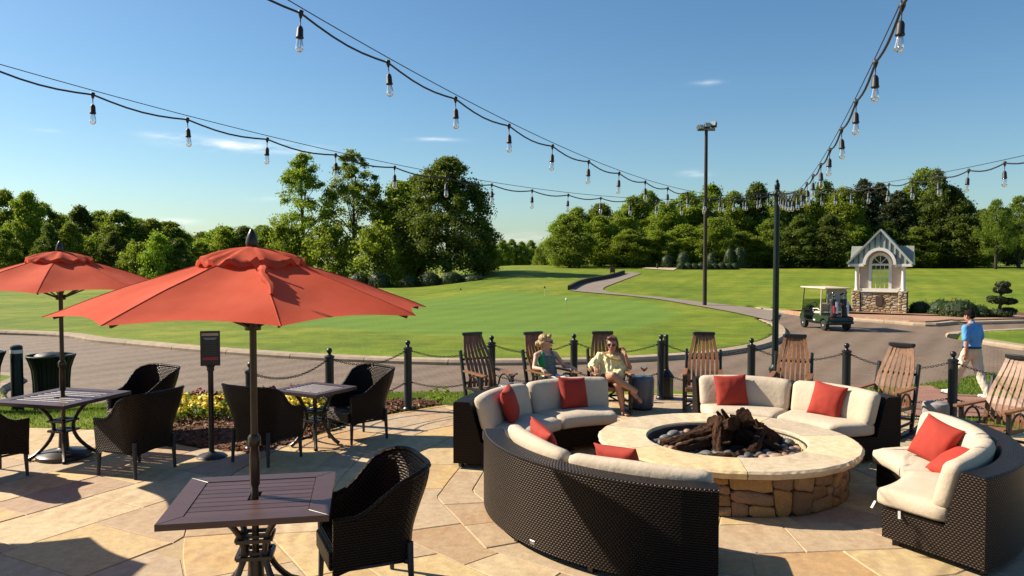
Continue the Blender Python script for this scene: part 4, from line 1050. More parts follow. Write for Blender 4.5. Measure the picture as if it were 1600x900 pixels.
log((-.10, .18, .50), (.02, -.24, .68), .08, .075, 'upper left log end of the pile, facing the viewer', 5)
log((.22, .34, .46), (.15, -.18, .72), .07, .075, 'topmost log tilted to the right on the pile', 6)
log((.10, -.42, .36), (.42, -.02, .50), .05, .05, 'thin forked log leaning across the right of the pile', 7)
log((.62, -.34, .33), (.10, -.05, .42), .075, .085, 'black burnt log low on the right front of the pile', 8)
log((.66, .16, .35), (.10, .12, .54), .07, .08, 'charred log sloping down to the right side of the pit', 9)
log((.45, -.12, .44), (.30, .34, .58), .07, .065, 'round log end at the upper right of the pile', 10)
log((-.05, .55, .34), (.1, .1, .58), .07, .07, 'dark log at the back of the pile', 11)
log((-.38, .38, .34), (.1, .06, .50), .065, .07, 'half hidden log at the back left of the pile', 12)

# ================================================================== curved wicker sofas
def rbox_grid(nx, ny, nz, dims, r, puff=(0, 0, 0)):
    """rounded, slightly puffed box as a closed grid"""
    hx, hy, hz = (d / 2 for d in dims); vid = {}; vs = []; fs = []
    def pt(i, j, k):
        key = (i, j, k)
        if key in vid: return vid[key]
        p = Vector(((i / nx * 2 - 1) * hx, (j / ny * 2 - 1) * hy, (k / nz * 2 - 1) * hz))
        q = Vector((max(-hx + r, min(hx - r, p.x)), max(-hy + r, min(hy - r, p.y)), max(-hz + r, min(hz - r, p.z)))); d = p - q
        if d.length > 1e-9: p = q + d.normalized() * r
        a, b, c = abs(p.x) / hx, abs(p.y) / hy, abs(p.z) / hz
        p = Vector((p.x + math.copysign(puff[0] * (1 - b * b) * (1 - c * c), p.x) * a, p.y + math.copysign(puff[1] * (1 - a * a) * (1 - c * c), p.y) * b, p.z + math.copysign(puff[2] * (1 - a * a) * (1 - b * b), p.z) * c))
        vid[key] = len(vs); vs.append(p); return vid[key]
    for a in range(nx):
        for b in range(ny):
            fs.append((pt(a, b, 0), pt(a, b + 1, 0), pt(a + 1, b + 1, 0), pt(a + 1, b, 0))); fs.append((pt(a, b, nz), pt(a + 1, b, nz), pt(a + 1, b + 1, nz), pt(a, b + 1, nz)))
    for a in range(nx):
        for c in range(nz):
            fs.append((pt(a, 0, c), pt(a + 1, 0, c), pt(a + 1, 0, c + 1), pt(a, 0, c + 1))); fs.append((pt(a, ny, c), pt(a, ny, c + 1), pt(a + 1, ny, c + 1), pt(a + 1, ny, c)))
    for b in range(ny):
        for c in range(nz):
            fs.append((pt(0, b, c), pt(0, b, c + 1), pt(0, b + 1, c + 1), pt(0, b + 1, c))); fs.append((pt(nx, b, c), pt(nx, b + 1, c), pt(nx, b + 1, c + 1), pt(nx, b, c + 1)))
    return vs, fs
SR0, SR1, SH_, SHALF = 1.26, 2.12, .765, R(38.5)
RM = 1.66                                               # the sofa's own origin sits at this radius
def sofa_proto():
    t = thing('curved_sofa', 'x', 'sofa')
    prof = [(SR0, .06), (SR0, .295), (SR0 + .012, .305), (1.80, .305), (1.925, SH_ - .012), (1.94, SH_), (SR1 - .015, SH_), (SR1, SH_ - .015), (SR1, .06)]
    n = 44; m_ = len(prof); vs = []; L = [0]
    for i in range(1, m_): L.append(L[-1] + math.hypot(prof[i][0] - prof[i - 1][0], prof[i][1] - prof[i - 1][1]))
    for i in range(n + 1):
        a = -SHALF + 2 * SHALF * i / n
        for r_, z in prof: vs.append((r_ * math.cos(a) - RM, r_ * math.sin(a), z))
    fs = []; uvs = []
    for i in range(n):
        for k in range(m_ - 1):
            fs.append((i * m_ + k, (i + 1) * m_ + k, (i + 1) * m_ + k + 1, i * m_ + k + 1)[::-1])
            rr_ = (prof[k][0] + prof[k + 1][0]) / 2; s0 = 2 * SHALF * i / n * rr_; s1 = 2 * SHALF * (i + 1) / n * rr_
            uvs.append([(s0, L[k]), (s1, L[k]), (s1, L[k + 1]), (s0, L[k + 1])][::-1])
    for base, rev in ((0, False), (n * m_, True)):
        f = tuple(base + k for k in range(m_)); uv = [(prof[k][0], prof[k][1]) for k in range(m_)]
        fs.append(f if rev else f[::-1]); uvs.append(uv if rev else uv[::-1])
    mb = MB(); mb.add(vs, fs); me = mb.mesh('wicker_frame', M['wicker'], True, 35)
    ul = me.uv_layers.new(name='UVMap'); q = 0
    for pol, uv in zip(me.polygons, uvs):
        for li, c in zip(pol.loop_indices, uv): ul.data[li].uv = c
    link('wicker_frame', me, t)
    bmb = MB()
    for a in (-.62, -.21, .21, .62):
        for r_ in (1.34, 2.05): part('foot', MB().box((r_ * math.cos(a) - RM, r_ * math.sin(a), .03), (.05, .05, .06)), M['black'], t)
    part('badge', MB().box((SR1 * math.cos(-.06) - RM + .002, SR1 * math.sin(-.06), .10), (.006, .055, .035), None, .002), M['steel'], t)
    for s in (-1, 1):
        vs, fs = rbox_grid(6, 18, 4, (.62, 1.0, .155), .05, (.012, 0, .022)); w = []
        for p in vs:
            a = s * SHALF / 2 * 1.0 + p.y / 1.0 * (SHALF - .012); r_ = 1.49 + p.x; w.append((r_ * math.cos(a) - RM, r_ * math.sin(a), .385 + p.z))
        mb = MB(); mb.add(w, fs); part('seat_cushion', mb, M['cushion'], t, True, 80)
        vs, fs = rbox_grid(4, 20, 8, (.155, 1.0, .40), .06, (.024, 0, .012)); w = []
        for p in vs:
            a = s * SHALF / 2 + p.y * (SHALF - .018); r_ = 1.765 + p.x + p.z * .26 - .012 * math.cos(p.y * 6.2); w.append((r_ * math.cos(a) - RM, r_ * math.sin(a), .625 + p.z - .01 * (p.y * 2) ** 2))
        mb = MB(); mb.add(w, fs); part('back_cushion', mb, M['cushion'], t, True, 80)
    for a, r_ in ((SHALF - .05, 1.15), (SHALF + .005, 1.42), (-SHALF + .05, 1.15), (-SHALF - .005, 1.42)):
        c = Vector((r_ * math.cos(a) - RM, r_ * math.sin(a), .32)); o_ = Vector((-.03 if r_ < 1.3 else 0, .05 * (1 if a > 0 else -1), -.05)); part('tie_strap', MB().bar(c, c + o_, .02, .004), M['strap'], t)
    return t
sofa0 = sofa_proto()
SOFAS = [(133.0, (1.427, 8.507), 'curved wicker sofa with cream cushions behind the pit, in front of the seated women'), (221.0, (1.846, 7.524), 'curved wicker sofa nearest the camera, seen from behind with its woven back'),
         (52.0, (2.52, 8.64), 'curved wicker sofa across the pit in front of the rocking chairs'), (-23.4, (2.52, 7.60), 'curved wicker sofa at the right edge with white tie straps hanging')]
for i, (ang, cc, lb) in enumerate(SOFAS):
    s = sofa0 if i == 0 else copy_tree(sofa0); a = R(ang); s.location = (cc[0] + RM * math.cos(a), cc[1] + RM * math.sin(a), 0); s.rotation_euler = (0, 0, a); tag(s, lb, 'sofa', 'curved sofas round the fire pit')
# red throw pillows
def pillow_mesh(seed):
    n = 18; vs, fs = [], []; W_ = .212
    def h(u, v): return .085 * (max(0, (1 - u * u)) ** .42) * (max(0, (1 - v * v)) ** .42)
    for side in (1, -1):
        for i in range(n + 1):
            for j in range(n + 1):
                u, v = i / n * 2 - 1, j / n * 2 - 1; pinch = 1 - .075 * (1 - abs(u * u)) * (v * v) ; pinch2 = 1 - .075 * (1 - v * v) * (u * u)
                wr = .008 * mnoise.noise(Vector((u * 3 + seed, v * 3, side))) * (1 - max(abs(u), abs(v)) ** 6)
                vs.append((u * W_ * pinch2, v * W_ * pinch, side * (h(u, v) + wr + .003)))
    N = (n + 1) ** 2
    for s_ in (0, 1):
        for i in range(n):
            for j in range(n):
                q = (i * (n + 1) + j, (i + 1) * (n + 1) + j, (i + 1) * (n + 1) + j + 1, i * (n + 1) + j + 1); q = tuple(k + s_ * N for k in q); fs.append(q if s_ == 0 else q[::-1])
    rim = [j for j in range(n + 1)] + [i * (n + 1) + n for i in range(1, n + 1)] + [n * (n + 1) + j for j in range(n - 1, -1, -1)] + [i * (n + 1) for i in range(n - 1, 0, -1)]
    for a in range(len(rim)): b = (a + 1) % len(rim); fs.append((rim[a], rim[b], rim[b] + N, rim[a] + N))
    mb = MB(); mb.add(vs, fs); return mb.mesh('throw_pillow', M['pillow'], True)
PM = [pillow_mesh(1), pillow_mesh(4), pillow_mesh(8)]
def pillow(k_sofa, off, r_, z, lean, roll, yaw, label, k):
    ang, cc, _ = SOFAS[k_sofa]; a = R(ang + off); o = link('throw_pillow', PM[k % 3]); c = Vector((cc[0] + r_ * math.cos(a), cc[1] + r_ * math.sin(a), z))
    nrm = Vector((-math.cos(a + R(yaw)) * math.cos(R(lean)), -math.sin(a + R(yaw)) * math.cos(R(lean)), math.sin(R(lean)))); up = Vector((0, 0, 1)); x = up.cross(nrm).normalized(); y = nrm.cross(x)
    o.matrix_world = Matrix.Translation(c) @ Matrix((x, y, nrm)).transposed().to_4x4() @ Matrix.Rotation(R(roll), 4, 'Z'); tag(o, label, 'pillow', 'red throw pillows on the sofas')
pillow(0, 22, 1.60, .665, 16, 6, 14, 'red pillow at the left end of the sofa behind the pit', 0)
pillow(0, -20, 1.63, .66, 20, -6, 10, 'red pillow on the middle of the sofa in front of the seated women', 1)
pillow(1, -26, 1.60, .68, 16, 12, 6, 'red pillow at the left of the sofa nearest the camera', 2)
pillow(1, 10, 1.52, .675, 20, -3, -4, 'red pillow at the right of the sofa nearest the camera', 0)
pillow(2, 25, 1.60, .655, 18, 3, 10, 'red pillow on the left half of the sofa across the pit', 1)
pillow(2, -19, 1.60, .655, 18, -7, 10, 'red pillow on the right half of the sofa across the pit', 2)
pillow(3, 14, 1.52, .66, 24, -14, 34, 'large red pillow standing on the right edge sofa', 0)
pillow(3, 1, 1.62, .555, 62, 8, 24, 'red pillow slumped low beside the back cushion of the right edge sofa', 2)

# ================================================================== dining tables, umbrellas, wicker chairs
def table(x, y, rz, side, label, hole=True, nsl=8):
    t = thing('dining_table', label, 'table', (x, y, 0), rz, 'slatted square tables'); h = .74; th = .03; bw = side * .13; s = side / 2; i_ = s - bw
    for k in range(4):
        Mt = Matrix.Rotation(k * math.pi / 2, 4, 'Z'); part('frame_board', MB().prism([(-s + .001, -s), (s - .001, -s), (i_ - .001, -i_), (-i_ + .001, -i_)], h - th - .012, h, Mt, .003), M['tabletop'], t)
    w = 2 * i_ / nsl
    for k in range(nsl):
        yy = -i_ + w * (k + .5)
        if hole and abs(yy) < w * .6:
            for sg in (-1, 1): part('slat', MB().box((sg * (i_ + .035) / 2, yy, h - .017), (i_ - .040, w - .007, .024), None, .003), M['tabletop'], t)
        else: part('slat', MB().box((0, yy, h - .017), (2 * i_ - .004, w - .007, .024), None, .003), M['tabletop'], t)
    part('under_rail', MB().box((0, 0, h - .048), (side * .8, .05, .03)).box((0, 0, h - .0485), (.05, side * .8, .028)), M['tablebase'], t)
    for k in range(4):
        a = math.pi / 4 + k * math.pi / 2; pts = []
        for q in range(13):
            f = q / 12; z = h - .06 - f * (h - .06); rr = .10 + side * .26 * (abs(f - .46) / .54) ** 1.9; pts.append((rr * math.cos(a), rr * math.sin(a), z + .012 * (f == 1)))
        part('leg', MB().tube(pts, [.022] * 12 + [.026], 8), M['tablebase'], t, True)
    for z in (.33, .45):
        b = MB(); q = .115
        for sg in (-1, 1): b.box((0, sg * q, z), (2 * q, .024, .024)).box((sg * q, 0, z + .001), (.024, 2 * q - .026, .022))
        b.box((0, 0, z), (2 * q - .03, .05, .02)); part('brace', b, M['tablebase'], t)
    return t
table(-1.80, 5.41, R(10.5), 1.06, 'large dark slatted table nearest the camera under the big umbrella')
table(-5.40, 9.33, R(-15), 1.05, 'dark table at the left edge under the left umbrella')
table(-2.52, 9.91, R(-29), .76, 'small slatted table between two wicker chairs by the flower bed', False, 9)
def umbrella(x, y, rot, label, tie=True):
    t = thing('patio_umbrella', label, 'umbrella', (x, y, 0), 0, 'terracotta patio umbrellas'); Rc, ze, za = 1.26, 2.03, 2.405
    part('pole', MB().lathe([(.024, .03), (.024, 2.42)], 16), M['bronze'], t, True)
    part('crank_collar', MB().lathe([(.026, .80), (.034, .82), (.036, .98), (.030, 1.08), (.044, 1.10), (.044, 1.15), (.03, 1.17), (.026, 1.17)], 16), M['bronze'], t, True)
    part('finial', MB().lathe([(.0, 2.605), (.012, 2.594), (.028, 2.562), (.038, 2.530), (.042, 2.505), (.040, 2.485), (.032, 2.47), (.03, 2.41)][::-1], 16), M['bronze'], t, True)
    part('base_plate', MB().lathe([(.30, .005), (.30, .045), (.27, .07), (.09, .10), (.06, .12), (.05, .30), (.04, .31), (.026, .31)], 28), M['tablebase'], t, True)
    n, mr, vs, fs = 8, 14, [], []; sub = 10
    for i in range(n * sub):
        a = rot + 2 * math.pi * i / (n * sub); f = (i % sub) / sub; e = math.sin(math.pi * f)
        ch = math.cos(math.pi / n) / math.cos(2 * math.pi / n * (f - .5))
        for k in range(mr + 1):
            q = k / mr; r_ = (.15 + (Rc - .15) * q) * ch; r_ *= 1 - .055 * e * q ** 3
            z = za - (za - ze) * (q ** 1.02) + .018 * math.sin(math.pi * q) - .030 * e * math.sin(math.pi * min(1, q * .93)) + .030 * e * q ** 5
            z += .006 * mnoise.noise(Vector((a * 4, q * 5, rot))) + (.010 * mnoise.noise(Vector((a * 26, q * 3, 1))) * ss(q, .75, 1) * (1 - e))
            vs.append((r_ * math.cos(a), r_ * math.sin(a), float(z)))
    N = n * sub
    for i in range(N):
        for k in range(mr): fs.append((i * (mr + 1) + k, i * (mr + 1) + k + 1, ((i + 1) % N) * (mr + 1) + k + 1, ((i + 1) % N) * (mr + 1) + k))
    mb = MB(); mb.add(vs, fs); me = mb.mesh('canopy', M['canopy'], True, 9); link('canopy', me, t)
    for k in range(8):
        sm = [Vector(vs[k * sub * (mr + 1) + q]) + Vector((0, 0, .0005)) for q in range(mr + 1)]; part('seam', MB().tube(sm, .0035, 6), M['canopy'], t, True)
    vs, fs = [], []; mr2 = 8; N2 = 96
    for i in range(N2):
        a = rot + 2 * math.pi * i / N2; f = (i % (N2 // 8)) / (N2 // 8); e = math.sin(math.pi * f)
        for k in range(mr2 + 1):
            q = k / mr2; fl = .5 + .5 * math.sin(a * 13 + 1.6 * math.sin(a * 3)); r_ = (.03 + .335 * q) * (1 - .04 * e * q)
            z = 2.478 - .092 * q ** 1.15 - .038 * q * q * fl + .045 * (e ** 1.2) * math.sin(q * math.pi * .55) * (.4 + .6 * mnoise.noise(Vector((a * 1.7, 2, rot)))) + .010 * mnoise.noise(Vector((a * 5, q * 4, 7))) * q
            vs.append((r_ * math.cos(a), r_ * math.sin(a), z))
        vs.append(((.352) * math.cos(a), .352 * math.sin(a), vs[-1][2] - .035))
    st = mr2 + 2
    for i in range(N2):
        for k in range(st - 1): fs.append((i * st + k, i * st + k + 1, ((i + 1) % N2) * st + k + 1, ((i + 1) % N2) * st + k))
    mb = MB(); mb.add(vs, fs); part('vent', mb, M['canopy'], t, True, 70)
    for k in range(8):
        a = rot + k * math.pi / 4; c, s_ = math.cos(a), math.sin(a)
        part('rib', MB().bar((.05 * c, .05 * s_, 2.36), (1.20 * c, 1.20 * s_, 2.022), .014, .020), M['bronze'], t)
        part('strut', MB().bar((.05 * c, .05 * s_, 1.93), (.62 * c, .62 * s_, 2.185), .010, .016), M['bronze'], t)
    part('runner', MB().lathe([(.026, 1.90), (.055, 1.90), (.055, 1.96), (.026, 1.96)], 16), M['bronze'], t, True)
    if tie:
        a = rot; pts = []
        for q in np.linspace(0, 1, 12):
            r_ = .45 + .42 * q; z = za - (za - ze) * ((r_ - .15) / 1.11) + .045 * math.sin(math.pi * q) + .02
            pts.append((r_ * math.cos(a + .02 * math.sin(q * 9)), r_ * math.sin(a + .02 * math.sin(q * 9)), z))
        b = MB().tube(pts, [.02, .035, .026, .03, .022, .03, .02, .028, .02, .026, .02, .012], 7)
        e = Vector(pts[0]); b.bar(e, e + Vector((-.05, .02, .07)), .05, .012, (0, 1, 0)); b.bar(e, e + Vector((.045, .02, .065)), .05, .012, (0, 1, 0)); part('tie_strap', b, M['canopy'], t, True)
    return t
umbrella(-1.80, 5.41, R(-65), 'large terracotta umbrella over the near table with a rolled tie')
umbrella(-5.40, 9.33, R(-70), 'terracotta umbrella cut by the left edge of the picture', False)
umbrella(-6.62, 6.25, R(-60), 'terracotta umbrella outside the left edge whose shadow falls in the corner', False)
def wicker_chair_proto():
    t = thing('wicker_armchair', 'x', 'chair'); w, d = .30, .29                       # faces -Y
    path = [(-w, -d)] + [(-w, -d + (2 * d - .14) * i / 6) for i in range(1, 7)]
    path += [(-w + .14 - .14 * math.cos(R(a)), d - .14 + .14 * math.sin(R(a))) for a in (22, 45, 68, 90)] + [(-w + .14 + (2 * w - .28) * i / 5, d) for i in range(1, 5)]
    path = path + [(-x, y) for x, y in path[:11]][::-1]
    P = [Vector((x, y, 0)) for x, y in path]; n = len(P); L = [0]
    for i in range(1, n): L.append(L[-1] + (P[i] - P[i - 1]).length)
    nv = 14; th = .035; ov, iv = [], []
    for i in range(n):
        f = L[i] / L[-1]; back = float(ss(1 - abs(f - .5) * 2, .16, .72)); zt = .625 + .30 * back; arch = .055 * math.sin(math.pi * ((L[i] / .48) % 1)) if False else 0
        tn = (P[min(i + 1, n - 1)] - P[max(i - 1, 0)]).normalized(); nn = Vector((-tn.y, tn.x, 0))                # nn points outward for this winding
        if nn.dot(P[i]) < 0: nn = -nn
        zb = .235 + .06 * math.sin(math.pi * min(1, max(0, (P[i].y + d) / (2 * d)))) * (abs(P[i].x) > w - .03) + .05 * (1 - (P[i].x / w) ** 2) * (P[i].y > d - .02)
        for k in range(nv + 1):
            q = k / nv; z = zb + (zt - zb) * q; fl = (.115 * back * ss(z, .45, .93) + .02 * ss(z, .3, .62))
            o_ = P[i] + nn * float(fl); o_.z = z; ov.append(o_); i__ = P[i] + nn * (float(fl) - th * (1 - .5 * (q > .98))); i__.z = z + .006 * (q > .98); iv.append(i__)
    m_ = nv + 1; N = n * m_; vs = ov + iv; fs, uvs = [], []
    def quad(a, b, c, d_, uv): fs.append((a, b, c, d_)); uvs.append(uv)
    for i in range(n - 1):
        for k in range(nv):
            uv = [(L[i], ov[i * m_ + k].z), (L[i + 1], ov[(i + 1) * m_ + k].z), (L[i + 1], ov[(i + 1) * m_ + k + 1].z), (L[i], ov[i * m_ + k + 1].z)]
            a, b, c, e = i * m_ + k, (i + 1) * m_ + k, (i + 1) * m_ + k + 1, i * m_ + k + 1
            quad(e, c, b, a, uv[::-1]); quad(N + a, N + b, N + c, N + e, uv)
        t0, t1 = i * m_ + nv, (i + 1) * m_ + nv; quad(t0, N + t0, N + t1, t1, [(L[i], 0), (L[i], .03), (L[i + 1], .03), (L[i + 1], 0)])
        b0, b1 = i * m_, (i + 1) * m_; quad(b0, b1, N + b1, N + b0, [(L[i], 0), (L[i + 1], 0), (L[i + 1], .03), (L[i], .03)])
    for i, rev in ((0, 0), (n - 1, 1)):
        for k in range(nv):
            q = (i * m_ + k, i * m_ + k + 1, N + i * m_ + k + 1, N + i * m_ + k); uv = [(0, vs[q[0]].z), (0, vs[q[1]].z), (.03, vs[q[1]].z), (.03, vs[q[0]].z)]
            quad(*(q if not rev else q[::-1]), uv if not rev else uv[::-1])
    mb = MB(); mb.add(vs, fs); me = mb.mesh('woven_shell', M['wicker'], True, 50); ul = me.uv_layers.new(name='UVMap')
    for pol, uv in zip(me.polygons, uvs):
        for li, c in zip(pol.loop_indices, uv): ul.data[li].uv = c
    bm = bmesh.new(); bm.from_mesh(me); bmesh.ops.recalc_face_normals(bm, faces=bm.faces); bm.to_mesh(me); bm.free(); link('woven_shell', me, t)
    pts = [tuple(ov[i * m_ + nv] - (ov[i * m_ + nv] - iv[i * m_ + nv]) * .5) for i in range(n)]
    rim = MB().tube(pts, .019, 8); me = rim.mesh('rolled_rim', M['wicker'], True); ul = me.uv_layers.new(name='UVMap')
    for pol in me.polygons:
        for li in pol.loop_indices: q = me.loops[li].vertex_index; ul.data[li].uv = (L[min(q // 8, n - 1)] * .9, (q % 8) * .012)
    link('rolled_rim', me, t)
    def uvbox(name, c, dm, r_):
        me = MB().box(c, dm, None, r_).mesh(name, M['wicker']); ul = me.uv_layers.new(name='UVMap')
        for pol in me.polygons:
            nx, ny, nz = (abs(v_) for v_ in pol.normal)
            for li in pol.loop_indices: co = me.vertices[me.loops[li].vertex_index].co; ul.data[li].uv = (co.x, co.y) if nz >= max(nx, ny) else ((co.y, co.z) if nx > ny else (co.x, co.z))
        link(name, me, t)
    uvbox('woven_seat', (0, -.03, .40), (2 * w - .075, 2 * d - .06, .055), .015); uvbox('front_apron', (0, -d - .005, .335), (2 * w - .08, .03, .13), .01)
    for sx in (-1, 1):
        for sy in (-1, 1):
            x, y = sx * (w - .03), sy * (d - .03) - .005; part('leg', MB().tube([(x, y, .60 if sy < 0 else .4), (x, y, .3), (x + sx * .008, y + sy * .012, .004)], [.024, .025, .017], 8), M['bagblack'], t, True)
    for sg in (-1, 1): part('side_rail', MB().box((sg * (w - .03), 0, .27), (.02, 2 * d - .1, .02)), M['bagblack'], t)
    return t
ch0 = wicker_chair_proto()
def face(dx, dy): return math.atan2(dx, -dy)          # turn a thing that faces -Y towards (dx, dy)
CH = [((-1.06, 5.58), (-.92, -.40), 'high backed wicker armchair beside the near table'), ((-2.05, 10.32), (-.72, -.69), 'wicker armchair right of the small table, its seat facing left'),
      ((-2.92, 9.22), (.45, .89), 'wicker armchair seen from behind in front of the small table'), ((-4.92, 10.28), (-.55, -.83), 'wicker armchair behind the left table with a sunlit back'),
      ((-4.22, 8.72), (-.93, .37), 'wicker armchair at the right side of the left table, all in shadow'), ((-5.72, 8.42), (.50, .87), 'wicker armchair cut by the left edge in front of the left table')]
for i, (p, f, lb) in enumerate(CH):
    c = ch0 if i == 0 else copy_tree(ch0); c.location = (p[0], p[1], 0); c.rotation_euler = (0, 0, face(*f)); tag(c, lb, 'chair', 'dark wicker armchairs')

# ================================================================== rocking chairs
def rocker_proto():
    t = thing('rocking_chair', 'x', 'rocking chair'); B, S = M['black'], M['slat']             # faces -Y
    for s in (-1, 1):
        x = s * .27
        rk = [(x, yy, .018 + .42 * (yy - .02) ** 2 * .45) for yy in np.linspace(-.40, .52, 12)]; b = MB()
        for a, c in zip(rk[:-1], rk[1:]): b.bar(a, c, .035, .05)
        part('rocker', b, B, t)
        part('front_post', MB().bar((x, -.25, .05), (x, -.255, .61), .045, .055, (0, 1, 0), .008), B, t); part('rear_post', MB().bar((x, .20, .04), (x * .98, .47, .93), .045, .06, (0, 1, 0), .01), B, t)
        part('armrest', MB().prism([(x - .042, -.36), (x - .02, -.395), (x + .02, -.395), (x + .042, -.36), (x + .034, .30), (x - .034, .30)], .612, .637, None, .006), S, t)
        ring = [(x, -.02 + .19 * math.cos(R(a)), .385 + .19 * math.sin(R(a))) for a in range(0, 181, 15)]; part('arm_hoop', MB().tube(ring, .014, 6), B, t, True)
        part('side_stretcher', MB().bar((x, -.25, .385), (x, .28, .36), .03, .04), B, t); part('side_stretcher', MB().bar((x, -.25, .16), (x, .24, .16), .025, .03), B, t)
    for i in range(7):
        f = (i - 3) / 3; pts = []
        for q in range(11):
            z = q / 10; zz = .37 + .80 * z; wid = .215 * (1 - .02 * z) if z < .55 else .215 * (.99 - .36 * (z - .55) / .45)
            yy = .205 + .36 * z - .045 * math.sin(z * math.pi) - .055 * math.sin(z * math.pi * 2) * .6; pts.append(Vector((f * wid, yy - .02 * (1 - f * f) * -1, zz)))
        b = MB()
        vs = [];
        for p in pts:
            w = .0245
            for dx, dy in ((-w, -.008), (w, -.008), (w, .008), (-w, .008)): vs.append((p.x + dx, p.y + dy, p.z))
        fs = [(0, 1, 2, 3)[::-1], tuple(40 + k for k in range(4))] + [(j * 4 + k, j * 4 + (k + 1) % 4, j * 4 + 4 + (k + 1) % 4, j * 4 + 4 + k) for j in range(10) for k in range(4)]
        b.add(vs, fs); part('back_slat', b, S, t)
    part('crown_rail', MB().prism([(-.178, .555), (-.15, .535), (.15, .535), (.178, .555), (.17, .605), (-.17, .605)], 1.155, 1.20, None, .008), B, t)
    for yy, zz in ((.42, .79), (.265, .44)): part('back_rail', MB().bar((-.26, yy, zz), (.26, yy, zz), .03, .035), B, t)
    for i in range(6):
        yy = -.265 + .085 * i; part('seat_slat', MB().box((0, yy, .405 - .012 * i), (.50, .076, .02), None, .005), S, t)
    part('seat_apron', MB().box((0, -.305, .385), (.50, .02, .065), None, .005), S, t)
    for yy in (-.24, .22): part('cross_stretcher', MB().bar((-.26, yy, .2), (.26, yy, .2), .03, .03), B, t)
    for sg in (-1, 1): part('diagonal_brace', MB().bar((-.26 * sg, -.2, .10 + .003 * sg), (.24 * sg, .22, .35), .022, .02), B, t)
    return t
rk0 = rocker_proto()
RK = [(-.36, 12.1, (.5, -.87), 'rocking chair leftmost in the row, beside a bollard'), (.63, 12.2, (.5, -.87), 'rocking chair under the blond woman in the green top'), (1.53, 12.2, (.08, -1), 'rocking chair under the woman in the yellow blouse'),
      (2.97, 12.1, (-.26, -.966), 'empty rocking chair right of the black ash stand'), (4.22, 11.75, (-.42, -.91), 'rocking chair directly in front of the green light pole'), (5.1, 10.6, (-.72, -.69), 'rocking chair between two bollards, facing the pit from the right'),
      (5.8, 9.3, (-.85, -.53), 'rocking chair cut by the right edge behind the right sofa')]
ROCK = []
for i, (x, y, f, lb) in enumerate(RK):
    c = rk0 if i == 0 else copy_tree(rk0); c.location = (x, y, .0); c.rotation_euler = (0, 0, face(*f)); tag(c, lb, 'rocking chair', 'wooden rocking chairs by the chain'); ROCK.append(c)
# ================================================================== bollards and chains
bol_bm = MB().lathe([(.085, 0), (.085, .03), (.066, .05), (.062, .06), (.062, .955), (.072, .965), (.072, .985), (.058, .995), (.030, 1.005), (.022, 1.02), (.026, 1.028)], 18)
bol_me = bol_bm.mesh('post', M['black'], True, 35); ball_me = MB().ball((0, 0, 1.066), .041, 14, 10).mesh('ball_finial', M['black'], True)
lug_me = MB().tube([(.055, 0, .93), (.085, 0, .93)], .014, 6).mesh('chain_lug', M['black'])
BOL = [((-3.27, 9.72), 'behind the near umbrella pole'), ((-2.63, 11.2), 'behind the small slatted table'), ((-1.64, 12.25), 'standing clear between the small table and the sofas'), ((-.34, 13.0), 'behind the leftmost rocking chair'),
       ((1.06, 13.3), 'between the two seated women'), ((2.53, 13.2), 'behind the black ash stand'), ((3.88, 12.6), 'between the green pole and the empty rocking chair'), ((5.10, 11.85), 'left of the rocking chair with the pale rail'), ((6.13, 10.8), 'in front of the man in the blue shirt'), ((7.35, 9.55), 'beyond the right edge')]
for i, ((x, y), lb) in enumerate(BOL):
    if i == 9: continue
    t = thing('bollard', 'black ball topped bollard ' + lb, 'bollard', (x, y, .0), 0, 'black bollards with chains'); link('post', bol_me, t); link('ball_finial', ball_me, t)
    for k, z in enumerate((0, 0, -.50, -.50)):
        lg = link('chain_lug', lug_me, t, (0, 0, z)); q = BOL[min(9, i + 1)][0] if k % 2 else BOL[max(0, i - 1)][0]; lg.rotation_euler = (0, 0, math.atan2(q[1] - y, q[0] - x) if q != (x, y) else 0)
link_v, link_f = [], []
def link_geo():
    b = MB(); pts = []
    for a in range(0, 360, 36):
        c, s_ = math.cos(R(a)), math.sin(R(a)); pts.append((c * .011 + math.copysign(.013, c) * (abs(c) > .3), s_ * .0125, 0))
    b.tube(pts, .0046, 5, False, True); return b.v, b.f
LV, LF = link_geo(); ORD = ['leftmost', 'second', 'third', 'fourth', 'fifth', 'sixth', 'seventh', 'eighth', 'rightmost']
for i in range(9):
    for lvl, z, sag in (('upper', .93, .13), ('lower', .43, .12)):
        a = Vector((*BOL[i][0], z)); b = Vector((*BOL[i + 1][0], z)); d = (b - a); d.z = 0; dn = d.normalized(); a += dn * .08; b -= dn * .08
        m_ = 60; P = [a.lerp(b, k / m_) - Vector((0, 0, 4 * sag * (k / m_) * (1 - k / m_))) for k in range(m_ + 1)]; L = [0]
        for k in range(m_): L.append(L[-1] + (P[k + 1] - P[k]).length)
        n = int(L[-1] / .036); mb = MB()
        for q in range(n):
            s_ = (q + .5) * L[-1] / n; k = min(m_ - 1, next(j for j in range(m_) if L[j + 1] >= s_)); c = P[k].lerp(P[k + 1], (s_ - L[k]) / (L[k + 1] - L[k])); x = (P[k + 1] - P[k]).normalized()
            y = Vector((0, 0, 1)).cross(x).normalized(); w = x.cross(y)
            if q % 2: y, w = w, -y
            Mx = Matrix((x, y, w)).transposed().to_4x4(); Mx.translation = c; mb.add(LV, LF, Mx)
        me = mb.mesh('chain', M['black'], True); o = link('chain', me); tag(o, '%s black chain of the %s span of the bollard fence' % (lvl, ORD[i]), 'chain', 'chains between the bollards')

